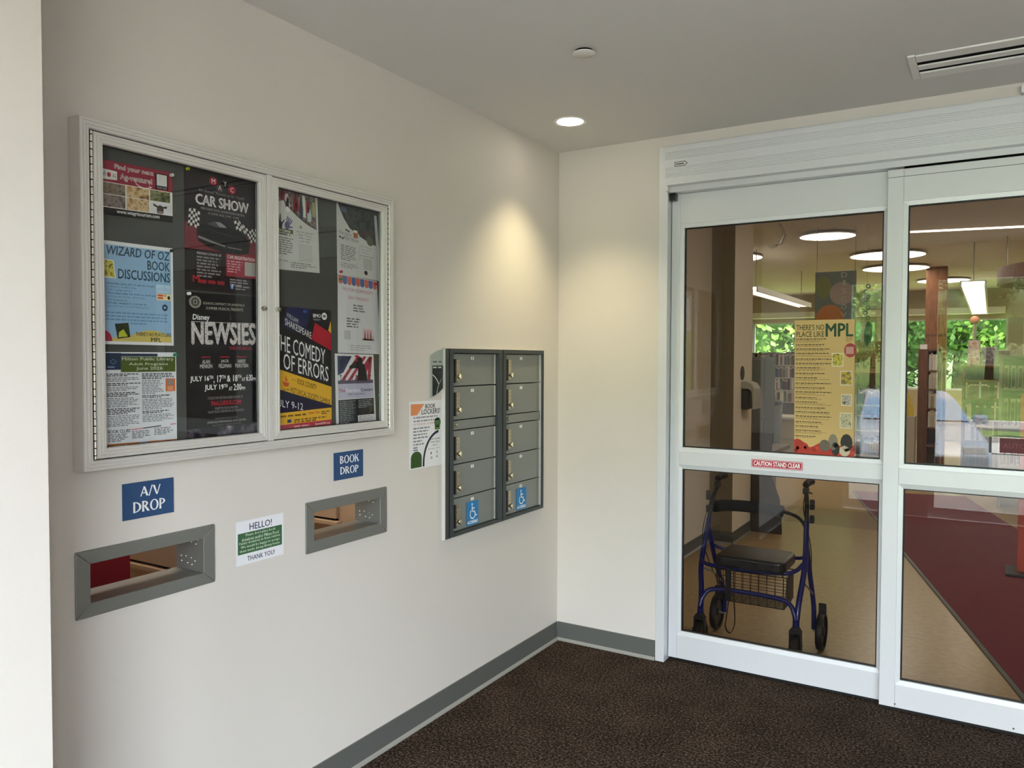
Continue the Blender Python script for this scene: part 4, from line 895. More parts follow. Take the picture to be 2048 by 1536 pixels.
# ================================================================== LIBRARY BEYOND THE DOORS
LH = 3.0; LY = 14.0
struct(MB().box(-6, 8, .1, 4.1, -.1, 0, M['lino']).box(-6, 8, 6.05, LY, -.1, 0, M['lino']).box(-6, 8, 5.0, 6.05, -.1, 0, M['lino']).box(-6, 8, 4.1, 5.0, -.1, 0, M['lino2']), 'floor_library')
struct(MB().box(-6, 8, .12, LY+.2, LH, LH+.15, M['libceil']), 'ceiling_library')
struct(MB().box(-6.2, -6, 2.82, LY+.2, 0, LH, M['libwall']), 'wall_library_left')
struct(MB().box(8, 8.2, .1, LY+.2, 0, LH, M['libwall']), 'wall_library_right')
struct(MB().box(0, .0005, .12, 2.82, 0, H, M['libwall']).box(-.12, .2, 2.8205, 2.95, 0, LH, M['shadewall']), 'wall_library_return')
struct(MB().box(-6, -.1205, 2.8205, 2.95, 0, LH, M['libwall']), 'wall_library_near')
struct(MB().box(0, .2, 2.9505, 3.42, 0, LH, M['cream']).box(.2, .2015, 2.8205, 2.9505, 0, LH, M['cream']), 'wall_library_stub')
struct(MB().box(-.12, 8, .1205, .2, H+.121, LH, M['libwall']).box(5.4, 8, .1, .2, 0, H+.12, M['libwall']), 'wall_library_front')
base('baseboard_library_left', (.0008, .2), (.0008, 2.8195), (1, 0)); base('baseboard_library_end', (0.013, 2.82), (.2, 2.82), (0, -1)); base('baseboard_library_stub', (.2, 2.8205), (.2, 3.42), (1, 0))
# far wall: sill, head, piers and windows onto trees
wz0, wz1 = 1.0, 2.42
ops = [(-5.6, -2.56), (-2.50, -.25), (-.10, .02), (.30, 2.35), (2.60, 4.6)]
fwm = MB().box(-6, 8, LY, LY+.2, 0, wz0, M['libwall']).box(-6, 8, LY, LY+.2, wz1, LH, M['libwall'])
struct(fwm, 'wall_library_far')
xs = [-6.0]+[e_ for o in ops for e_ in o]+[8.0]
for i in range(0, len(xs), 2):
    if xs[i+1]-xs[i] > .005: struct(MB().box(xs[i], xs[i+1], LY, LY+.2, wz0, wz1, M['shelf']), 'trim_%d' % (20+i))
for i, (a, b_) in enumerate(ops):
    fr = MB(); q = .03
    for (x0, x1, z0, z1) in ((a, a+q, wz0, wz1), (b_-q, b_, wz0, wz1), (a+q, b_-q, wz0, wz0+q), (a+q, b_-q, wz1-q, wz1)):
        fr.box(x0, x1, LY+.05, LY+.10, z0, z1, M['aludoor'])
    wn = struct(fr, 'window_%d' % (10+i)); MB().box(a+q, b_-q, LY+.07, LY+.078, wz0+q, wz1-q, M['farglass']).build('pane', wn)
struct(MB().box(-5.9, 2.3, LY-.35, LY-.05, 2.50, 2.62, M['white']), 'trim_40', bevel=.005)

rg = MB().prism([(.69, 6.35), (1.85, 6.62), (3.42, .62), (2.30, .29)], lambda a, b_, d: (a, b_, d), .0005, .010, M['runner'])
ro = tag(rg.build('carpet_runner'), 'burgundy entrance carpet running from the sliding door into the library', 'carpet')
MB().prism([(.665, 6.345), (.6895, 6.35), (2.2995, .29), (2.275, .284)], lambda a, b_, d: (a, b_, d), .0005, .008, M['base']).build('edge_strip', ro)

# ceiling discs and linear lights
DISCS = [(.50, 5.42, .29, 'round ceiling light nearest the sliding doors'), (.89, 7.52, .45, 'large oval-looking ceiling light behind the door post'), (.83, 9.2, .45, 'third round ceiling light deeper in the library'), (-1.0, 6.75, .45, 'round ceiling light half hidden by the cream wall end'), (3.05, 6.1, .40, 'round ceiling light at the right edge of the right door'), (1.35, 11.6, .40, 'smallest round ceiling light, deep behind the right door'), (3.7, 10.8, .45, 'round ceiling light over the right-hand shelves'), (2.9, 2.6, .40, 'round ceiling light just inside the right door'), (2.05, 2.2, .40, 'added unseen ceiling light above the burgundy carpet start')]  # last disc is an added, unseen lamp that brightens the cream wall
for (x, y, r, lab) in DISCS:
    t_ = thing('disc_light', (x, y, LH), lab, 'ceiling light')
    MB().cyl((x, y, LH-.0215), (0, 0, 1), .05, .021, M['white'], 16).build('mount', t_)
    MB().lathe([(0, -.022), (r+.02, -.022), (r+.02, -.03), (r, -.035), (r, -.03)], (x, y, LH), (0, 0, 1), M['white'], 40).build('rim', t_, smooth=True)
    MB().lathe([(0, -.030), (r-.0005, -.030)], (x, y, LH), (0, 0, 1), M['disc'], 40).build('diffuser', t_)
def linear(name, label, x0, x1, y0, y1, z, n):
    t_ = thing(name, ((x0+x1)/2, (y0+y1)/2, z), label, 'pendant light')
    for q in ((x0-.02, x0), (x1, x1+.02)): MB().box(q[0], q[1], y0, y1, z, z+.07, M['white']).build('side_rail', t_)
    MB().box(x0, x1, y0, y1, z+.045, z+.055, mat('linear_lens', '#fff3e4', .5, emit=6)).build('lens', t_)
    MB().box(x0, x1, y0, y1, z+.056, z+.070, M['white']).build('top_cover', t_)
    for k in range(n): yy_ = y0+(y1-y0)*(k+.5)/n; MB().box(x0, x1, yy_-.004, yy_+.004, z+.004, z+.044, M['white']).build('louver', t_)
    for q in (y0+.3, y1-.3): MB().cyl(((x0+x1)/2, q, z+.0701), (0, 0, 1), .006, LH-z-.0701, M['chute'], 6).build('suspension_rod', t_)
linear('linear_light', 'long louvred pendant light hanging behind the right door', 1.77, 2.0, 6.65, 13.2, 2.45, 24)
linear('linear_light', 'slim bright pendant light left of the hanging banner', -.58, -.42, 6.0, 9.4, 2.44, 12)
linear('linear_light', 'upper slim light strip at the right edge of the right door', 2.55, 4.6, 9.0, 9.10, 2.36, 6)
struct(MB().prism([(1.20, 5.68), (4.6, 6.34), (4.6, 6.39), (1.20, 5.73)], lambda a, b_, d: (a, b_, d), LH-.012, LH-.0005, mat('cove_lens', '#fff3e0', .5, emit=6)), 'trim_41')

# curved wooden soffit drum
dr = thing('wood_drum', (3.12, 7, 2.47), 'curved brown wood drum soffit at the right edge of the right door', 'soffit')
MB().lathe([(1.0, 0), (1.0, .20), (.97, .20), (.97, 0), (1.0, 0)], (3.12, 7, 2.47), (0, 0, 1), M['woodl'], 48).build('ring', dr, smooth=True)
for k in range(4): an = k*1.571+.4; MB().cyl((3.12+.985*math.cos(an), 7+.985*math.sin(an), 2.6705), (0, 0, 1), .008, LH-2.671, M['chute'], 6).build('hanger', dr)

# hanging banner
bn = Print('hanging_banner', 'tall grey-blue hanging banner with coloured circles reading DISCOVER', 'banner', [(.455, 5.0, 1.75), (.862, 5.0, 1.75), (.862, 5.0, 2.53), (.455, 5.0, 2.53)], (0, -1, 0), '#93a4a6', .006, sheet='banner_cloth')
bn.ell('circle_print', .2, .79, .2, .155, '#a9b878', 1, 24); bn.poly('circle_print', arc(.66, .70, .30, .155, 0, 360, 28)[:28], '#d8c8c2', 2); bn.poly('circle_print', arc(.37, .38, .34, .17, 0, 360, 28)[:28], '#f09a48', 2)
for k, c in enumerate('DISCOVER'): bn.text('letter_print', c, .64+(.04 if c == 'I' else 0), .78-(.04 if c == 'I' else 0), .915-.108*k, .985-.108*k, '#eeeeea', 4, 0)
bn.done()
MB().cyl((.47, 5.0, 2.5301), (0, 0, 1), .003, LH-2.531, M['chute'], 6).build('cord', bn.root); MB().cyl((.85, 5.0, 2.5301), (0, 0, 1), .003, LH-2.531, M['chute'], 6).build('cord', bn.root)
# silver swirl and dark dangling ornament
sw = thing('hanging_swirl', (.63, 2.5, 2.45), 'silver foil swirl decoration hanging from the library ceiling', 'decoration')
for k in range(5):
    o_ = .004*k; P_ = [(.625+o_, 2.5+o_, 2.665), (.652+o_*.8, 2.5-o_, 2.63), (.664+o_*1.2, 2.5+o_, 2.575), (.645+o_*.6, 2.5, 2.52-o_), (.615-o_*.4, 2.5-o_, 2.487+o_*.8), (.585-.01*k, 2.5, 2.471+o_*1.6)]
    MB().tube(P_, .0042, M['steel'], 6, True, .0012).build('foil_streamer', sw, smooth=True)
MB().cyl((.625, 2.5, 2.665), (0, 0, 1), .0015, LH-2.665, M['steel'], 5).build('thread', sw)
dn = thing('dangling_ornament', (.98, 5, 1.72), 'dark dangling chain ornament with feather beside the hanging banner', 'decoration')
for k in range(7): MB().lathe([(.018, -.004), (.026, 0), (.018, .004), (.012, 0), (.018, -.004)], (.965+.012*(-1)**k, 5, 2.36-.055*k), (.3, 1, .2*(-1)**k), M['blackp'], 12).build('link', dn, smooth=True)
MB().lathe([(.002, 0), (.034, .06), (.04, .14), (.03, .24), (.01, .28)], (.975, 5, 1.725), (.05, 0, 1), mat('dark_blue_felt', '#22283a', .9), 12).build('feather_drop', dn, smooth=True)
MB().cyl((.965, 5, 2.38), (0, 0, 1), .0012, LH-2.38, M['chute'], 5).build('thread', dn)

# sanitiser dispenser and round plaque on the cream wall end
sd = thing('soap_dispenser', (.2, 3.16, 1.15), 'grey and black hand sanitiser dispenser on the cream wall end', 'dispenser')
MB().box(.2003, .262, 3.06, 3.26, 1.155, 1.33, M['blackp']).build('bottle_housing', sd, bevel=.01)
pf = [(.2003, 1.40), (.235, 1.405), (.29, 1.385), (.318, 1.34), (.325, 1.25), (.325, 1.16), (.30, 1.155), (.298, 1.25), (.292, 1.315), (.268, 1.335), (.2003, 1.34)]
MB().prism(pf, lambda a, b_, d: (a, d, b_), 3.05, 3.27, mat('dispenser_grey', '#b9b6ae', .4)).build('cover', sd, bevel=.006)
pq = tag(MB().lathe([(0, .006), (.062, .005), (.065, .0003)], (.2, 3.09, 1.475), (1, 0, 0), mat('plaque_black', '#2a3238', .4), 28).build('round_plaque', smooth=True), 'small round black plaque above the hand sanitiser dispenser', 'sign')
MB().lathe([(.045, .0065), (.05, .0065)], (.2, 3.09, 1.475), (1, 0, 0), '#8b949a', 28).build('ring_print', pq)

# dark grey cabinet and curved desk end
gc = thing('grey_cabinet', (-.1, 3.95, 0), 'tall dark grey metal cabinet with a recessed handle behind the left door', 'cabinet')
MB().box(-.45, .16, 3.46, 4.45, 0, 1.62, M['greymetal']).build('body', gc, bevel=.004)
MB().box(.1605, .176, 3.47, 3.98, .04, 1.60, M['greymetal']).build('door', gc, bevel=.003)
d_ = MB().box(.1605, .176, 4.0, 4.44, .04, 1.60, M['greymetal']).build('door', gc, bevel=.003)
MB().tube([(.176, 3.9, .86), (.20, 3.9, .88), (.20, 3.9, 1.02), (.176, 3.9, 1.04)], .007, M['blackp'], 8).build('handle', gc, smooth=True)
de = thing('curved_desk_end', (.30, 3.35, 0), 'dark brown curved desk end panel behind the walking frame', 'desk')
MB().prism([(.20, 0), (.48, 0), (.475, .18), (.455, .33), (.40, .48), (.345, .62), (.375, .76), (.395, .92), (.20, .92)], lambda a, b_, d: (a, d, b_), 3.44, 3.455, mat('dark_desk_brown', '#33271b', .55)).build('side_panel', de, bevel=.004)
MB().box(.2, .36, 3.456, 4.3, .70, .74, M['wood']).build('desk_top', de, bevel=.003); MB().box(.20, .23, 3.456, 4.3, 0, .699, M['wood']).build('back_panel', de)
# service counter further back
sc_ = thing('service_counter', (-.4, 8.2, 0), 'beige panelled service counter with pale ledges deep in the library', 'counter')
MB().box(-1.9, .4, 8.0, 8.5, 0, .72, M['libwall']).build('front_panel', sc_); MB().box(-1.95, .42, 7.95, 8.55, .72, .76, M['shelf']).build('counter_top', sc_, bevel=.005)
MB().box(-1.9, .4, 7.985, 7.9995, .42, .45, M['shelf']).build('ledge', sc_); MB().box(-1.3, -.7, 7.985, 7.9995, .05, .40, M['greymetal']).build('inset_panel', sc_)
bn2 = thing('waste_bin', (-.6, 7.7, 0), 'tall grey-green bin standing in front of the service counter', 'bin')
MB().lathe([(.14, 0), (.17, .95), (.16, .95), (.13, .02), (0, .02)], (-.62, 7.65, 0.0), (0, 0, 1), mat('bin_grey_green', '#6b7670', .5), 20).build('body', bn2, smooth=True); MB().lathe([(.175, .95), (.175, 1.0), (.09, 1.03), (.085, 1.0)], (-.62, 7.65, 0), (0, 0, 1), M['blackp'], 20).build('lid', bn2, smooth=True)

# ---------------------------------------------------------------- bookcases and books
BOOKCOL = ['#2c3340', '#6b2a2a', '#8c8577', '#c9c2b2', '#3c4d3a', '#27262a', '#a08a60', '#d8d4cb', '#4c3a52', '#7a3b28', '#35506a', '#b7b0a2']
BOOKNAME = ['dark slate', 'dark red', 'taupe', 'cream', 'forest green', 'black', 'tan', 'off-white', 'plum', 'rust', 'blue', 'pale grey']
BM = []
for i, c in enumerate(BOOKCOL):
    m_ = mat('book_cloth_%d' % i, c, .5)
    for th in (.022, .034):
        hh = .21+.02*(i % 3)
        mb = MB().box(-.075, .075, 0, th, 0, hh, m_); mb.box(-.073, .0755, .003, th-.003, .003, hh-.003, '#d9d2c2'); mb.box(-.0758, -.0752, .002, th-.002, hh*.7, hh*.8, '#d0c7b0')
        me = bpy.data.meshes.new('book'); me.from_pydata(mb.v, [], mb.f); [me.materials.append(x) for x in mb.mats]; me.polygons.foreach_set('material_index', mb.m); BM.append((me, th))
ONES = ['', 'first', 'second', 'third', 'fourth', 'fifth', 'sixth', 'seventh', 'eighth', 'ninth', 'tenth', 'eleventh', 'twelfth', 'thirteenth', 'fourteenth', 'fifteenth', 'sixteenth', 'seventeenth', 'eighteenth', 'nineteenth', 'twentieth']
TENS = {2: 'twenty', 3: 'thirty', 4: 'forty'}
def nth(n):
    return ONES[n] if n <= 20 else (TENS[n//10]+'-'+ONES[n % 10] if n % 10 else TENS[n//10][:-1]+'ieth')
def books(x0, x1, y, z, label, group, rz=90, fill=.93, palette=None):
    """row of upright books along +X, spines to -Y"""
    x = x0; n = 0
    while x < x1-.04:
        bi = rnd.choice(palette) if palette else rnd.randrange(len(BM)); me, th = BM[bi]; n += 1
        o = bpy.data.objects.new('book', me); COL.objects.link(o)
        o.location = (x+th, y, z); o.rotation_euler = (0, 0, math.radians(rz)); tag(o, '%s book, %s from left on the %s' % (BOOKNAME[bi//2], nth(n), label), 'book', group)
        x += th+.0015
        if rnd.random() > fill: x += .05
def bookcase(name, label, x0, x1, y0, y1, z0, z1, zs, m, sh=None, back=True):
    t_ = thing(name, ((x0+x1)/2, (y0+y1)/2, 0), label, 'bookcase'); sh = sh or m
    for q in ((x0, x0+.03), (x1-.03, x1)): MB().box(q[0], q[1], y0, y1, z0, z1, m).build('side_panel', t_, bevel=.002)
    if back: MB().box(x0+.0305, x1-.0305, y1-.015, y1, z0, z1, m).build('back_panel', t_)
    for z in zs: MB().box(x0+.0305, x1-.0305, y0, y1-.0155, z-.025, z, sh).build('shelf', t_, bevel=.002)
    MB().box(x0-.01, x1+.01, y0-.01, y1, z1+.0005, z1+.03, m).build('top_board', t_, bevel=.002)
    return t_
# behind the poster, right of it (pale shelf edges, brown upright)
bookcase('wooden_bookcase', 'brown wooden bookcase with pale shelf edges right of the tan poster', .52, 1.10, 7.5, 7.85, 0, 1.40, [.12, .33, .66, 1.0], M['woodl'], M['shelf'])
for z, q in ((.33, 'bottom'), (.66, 'middle'), (1.0, 'top')): books(.56, 1.05, 7.585, z, q+' shelf right of the tan poster', 'books right of the tan poster', palette=[0, 1, 10, 11, 16, 17, 2, 3])
sg = Print('bookcase_top_sign', 'tan sign on top of the bookcase right of the poster, lettered MPL', 'sign', [(.52, 7.48, 1.435), (.99, 7.48, 1.435), (.99, 7.48, 1.84), (.52, 7.48, 1.84)], (0, -1, 0), '#9a8258', .006, sheet='card')
sg.text('lettering', 'THERE\u2019S NO', .08, .7, .78, .93, '#5a4a2c', 1, .01); sg.text('lettering', 'PLACE LIKE', .08, .7, .56, .70, '#5a4a2c', 1, .01); sg.text('lettering', 'MPL', .08, .52, .12, .45, '#4a4030', 1, .02); sg.poly('leaf_print', [(.7, .1), (.95, .5), (.9, .2)], '#5a6a35', 1); sg.ell('leaf_print', .9, .55, .07, .1, '#8a3524', 1); sg.done()
# tall dark bookcase seen end-on behind the right door
bookcase('dark_end_bookcase', 'dark brown bookcase with pale book rows left of centre behind the right door', 1.17, 1.47, 9.0, 9.35, 0, 1.73, [.36, .62, .90, 1.18, 1.45], M['wood'])
for z, q in ((.62, 'lowest'), (.90, 'second lowest'), (1.18, 'second highest'), (1.45, 'top')): books(1.31, 1.44, 9.085, z, q+' shelf of the dark end-on bookcase', 'books in the dark bookcase', palette=[4, 5, 6, 7, 14, 15, 22, 23])
MB().box(1.2005, 1.3, 8.985, 9.2, 0, 1.73, M['wood']).build('end_panel', bpy.data.objects['dark_end_bookcase'])
cl_ = struct(MB().box(1.22, 1.50, 9.5, 9.75, 0, LH, M['woodl']), 'trim_42'); 
MB().box(1.2195, 1.5005, 9.4995, 9.7505, 1.95, 1.99, M['wood']).build('band', cl_)
cdn = tag(MB().box(1.19, 1.285, 8.97, 8.976, 1.755, 1.825, '#f4f3f0').build('white_card'), 'small white card standing at the top of the dark bookcase end', 'card')
yd = thing('yellow_display', (1.05, 8.6, .62), 'yellow stepped brick display beside the right door stile', 'display')
ym = mat('display_yellow', '#d8c21a', .6)
for r_, (n, w_) in enumerate(((3, .07), (3, .065), (3, .06), (2, .06), (2, .05), (1, .05), (1, .035))):
    for q in range(n): MB().box(1.05+(q-n/2)*w_+.002, 1.05+(q-n/2+1)*w_-.002, 8.58, 8.64, .80+.062*r_, .80+.062*r_+.056, ym).build('brick', yd, bevel=.003)
MB().box(.93, 1.17, 8.55, 8.9, 0, .795, M['shelf']).build('plinth', yd, bevel=.004)
# left shelf run seen left of the poster
bookcase('grey_metal_shelves', 'grey metal book shelves left of the poster below the far window', -2.30, -1.0, 11.6, 11.95, 0, 1.70, [.80, 1.02, 1.26, 1.50], mat('shelf_grey', '#7c7b77', .5), M['shelf'])
for z, q in ((.80, 'lowest'), (1.02, 'second lowest'), (1.26, 'second highest'), (1.50, 'top')): books(-2.26, -1.05, 11.685, z, q+' grey metal shelf by the window', 'books left of the tan poster', fill=.9)
# right-hand low bookcase
bookcase('red_brown_bookcase', 'low red-brown bookcase left of the orange post behind the right door', 1.76, 2.32, 8.0, 8.35, 0, 1.50, [.55, .82, 1.10, 1.34], M['wood'])
for z, q in ((.82, 'middle'), (1.10, 'top')): books(1.80, 2.28, 8.085, z, q+' shelf of the red-brown bookcase', 'books in the low red-brown bookcase', palette=[2, 3, 8, 9, 14, 18, 19, 22, 6, 4])
books(1.80, 2.28, 8.085, .55, 'bottom shelf of the red-brown bookcase', 'books on the bottom shelf of the red-brown bookcase', palette=[5, 7, 11, 14, 22, 23])
def framed(name, label, x0, x1, y, z0, z1, m_, cat):
    t_ = thing(name, ((x0+x1)/2, y, z0), label, cat); MB().box(x0, x1, y, y+.02, z0, z1, M['shelf']).build('cover_board', t_, bevel=.002); MB().box(x0+.012, x1-.012, y-.002, y-.0003, z0+.012, z1-.012, m_).build('cover_picture', t_)
framed('display_book', 'large pink and white picture book standing on the red-brown bookcase', 1.815, 1.96, 8.06, 1.531, 1.86, ramp_mat('pink_cover', ['#c98a80', '#e6d8d0', '#b9a3a0'], 14, 3), 'book')
framed('display_book', 'grey patterned book standing face-out on the red-brown bookcase', 1.97, 2.14, 8.05, 1.531, 1.77, ramp_mat('grey_cover', ['#55525c', '#8a8694', '#b7b4bd'], 30, 4), 'book')
framed('display_book', 'brown book standing face-out at the right of the red-brown bookcase top', 2.15, 2.30, 8.06, 1.531, 1.73, mat('brown_cover', '#7a6a58'), 'book')
# media rack with pale-edged cases, right edge
mr = bookcase('media_rack', 'media rack of pale-edged cases at the right edge of the right door', 2.16, 3.3, 6.0, 6.3, 0, 1.62, [.48, .90, 1.30], M['shelf'])
def case_row(x0, x1, y, z, h, label, group):
    x = x0; n = 0
    while x < x1:
        n += 1; c = rnd.choice(['#4a3626', '#5c2a20', '#3a3430', '#6a5236', '#2f2a28'])
        mb = MB().box(x, x+.045, y, y+.13, z, z+h, '#d8cdb4'); mb.box(x+.008, x+.037, y-.0012, y+.001, z+.012, z+h-.03, c)
        tag(mb.build('media_case'), '%s, %s from the left' % (label, nth(n)), 'case', group); x += .064
case_row(2.20, 3.25, 6.01, 1.30, .24, 'pale-edged case on media rack top row', 'media cases on the top row'); case_row(2.20, 3.25, 6.01, .90, .28, 'pale-edged case on media rack middle row', 'media cases on the middle row'); case_row(2.20, 3.25, 6.01, .48, .30, 'pale-edged case on media rack bottom row', 'media cases on the bottom row')
op = thing('orange_stand', (2.30, 3.0, 0), 'orange-red upright display stand at the right edge of the right door', 'stand')
MB().box(2.272, 2.36, 2.99, 3.03, .015, 1.34, mat('orange_red', '#d2431a', .5)).build('post', op, bevel=.004); MB().box(2.20, 2.46, 2.86, 3.16, .011, .03, M['blackp']).build('base', op, bevel=.004)
# peach globes on grey posts
for (x, y, z, lab) in ((1.875, 8.9, 2.16, 'peach globe on a grey post behind the right door'), (.93, 9.7, 2.27, 'peach globe on a post beside the door stile, left door')):
    t_ = thing('globe_post', (x, y, 0), lab, 'decoration'); MB().sphere((x, y, z), .058, mat('peach_paper', '#e39a80', .6), 10).build('globe', t_, smooth=True)
    MB().cyl((x, y, 0), (0, 0, 1), .022, z-.05, M['shelf'], 12).build('post', t_, smooth=True); MB().cyl((x, y, 0.0005), (0, 0, 1), .14, .02, M['chute'], 20).build('base', t_)

# ---------------------------------------------------------------- long tan poster taped to the left door glass
f = Print('summer_poster', 'long tan summer programme poster with green lettering taped on the left door glass', 'poster', [(1.268, .0655, 1.1395), (1.537, .0655, 1.137), (1.532, .0655, 1.784), (1.262, .0655, 1.784)], (0, -1, 0), '#d2b474', .0006)
f.text('title_lettering', 'THERE\u2019S NO', .03, .50, .925, .965, '#3f4a20', 2, .012); f.text('title_lettering', 'PLACE LIKE', .03, .50, .875, .915, '#3f4a20', 2, .012); f.text('title_lettering', 'MPL', .53, .97, .877, .97, '#1f4a2a', 2, .03)
vv = .862; rr_ = random.Random(12)
for k in range(21):
    bw = .04*0+rr_.uniform(.35, .72); lim = .62 if vv > .25 else .45
    f.lines('bold_print', .02, .02+min(bw, lim)*1.0, vv, 1, .02, .0065, '#4a3c22', 200+k, 2, .05, .98); vv -= .0125
    for q in range(rr_.choice((1, 1, 2))): f.lines('fine_print', .02, .02+rr_.uniform(.3, .85 if .3 < vv < .8 and k % 5 == 3 else .6), vv, 1, .01, .004, '#8a7444', 300+k*3+q, 2, .05, .98); vv -= .0095
    vv -= .0105
f.lines('fine_print', .86, .985, .868, 4, .009, .004, '#8a7444', 401, 2, .05)
f.ell('scan_badge', .93, .775, .10, .052, '#a8403a', 2, 14); f.rect('scan_badge', .86, .748, .985, .80, '#c99a8c', 3)
for (a, b_, v0, v1, mm) in ((.63, .82, .655, .755, PHC), (.77, .965, .52, .625, ramp_mat('print_cover_blue', ['#2f4468', '#d0b43a', '#8a7a30', '#3a5080'], 60, 3)), (.79, .96, .37, .455, ramp_mat('print_cover_ink', ['#2a2a28', '#cfc7b0', '#8a8474'], 60, 3)), (.77, .965, .205, .32, ramp_mat('print_cover_pale', ['#55604a', '#cfc7a0', '#a6a880'], 60, 3))):
    f.rect('cover_picture', a, v0, b_, v1, '#e6dfc8', 2); f.rect('cover_picture', a+.012, v0+.006, b_-.012, v1-.006, mm, 3)
hill = [(0, 0), (1, 0), (1, .085), (.9, .08), (.8, .075), (.6, .085), (.5, .075), (.42, .085), (.33, .06), (.26, .05), (.22, .075), (.17, .085), (.1, .105), (.05, .11), (0, .10)]
f.poly('poppy_print', hill, '#b03424', 2)
for k in range(16): f.ell('poppy_print', rr_.uniform(.02, .98), rr_.uniform(.005, .06), .035, .014, rr_.choice(['#c4462e', '#8c2a1e', '#9c2f22']), 3, 8)
for (u, v_, a, b_, c) in ((.52, .07, .09, .045, '#6a6152'), (.66, .10, .08, .06, '#8b806c'), (.70, .05, .07, .05, '#2a2724'), (.88, .10, .10, .065, '#26241f'), (.85, .04, .09, .04, '#cdbfa4')): f.ell('dark_shape_print', u, v_, a, b_, c, 4, 12)
f.done()
# ================================================================== ROLLATOR
ro_ = thing('rollator', (1.0, .43, 0), 'dark blue four-wheeled walking frame with black seat and wire basket behind the left door', 'walker')
def sm(path, n=4):
    """smooth a polyline (Catmull-Rom)"""
    P = [Vector(p) for p in path]; P = [P[0]*2-P[1]]+P+[P[-1]*2-P[-2]]; out = []
    for i in range(1, len(P)-2):
        for k in range(n):
            t = k/n; a, b_, c, d = P[i-1], P[i], P[i+1], P[i+2]
            out.append(.5*((2*b_)+(c-a)*t+(2*a-5*b_+4*c-d)*t*t+(3*b_-a-3*c+d)*t**3))
    return out+[P[-2]]
def rt_(name, path, r, m, n=10, parent=None, smoothn=4):
    return MB().tube(sm(path, smoothn), r, m, n).build(name, parent or ro_, smooth=True)
def wheel(x, y, r, wd, parent=ro_):
    w_ = MB().lathe([(r-.018, -wd/2), (r-.004, -wd/2), (r, -wd/4), (r, wd/4), (r-.004, wd/2), (r-.018, wd/2)], (x, y, r+.0015), (1, 0, 0), M['black'], 28).build('wheel', parent, smooth=True)
    MB().lathe([(.008, -wd*.42), (.022, -wd*.42), (.022, -wd*.2), (r-.0185, -wd*.2), (r-.0185, wd*.2), (.022, wd*.2), (.022, wd*.42), (.008, wd*.42)], (x, y, r+.0015), (1, 0, 0), M['blackp'], 20).build('hub', w_, smooth=True)
    return w_
G = 'navy'
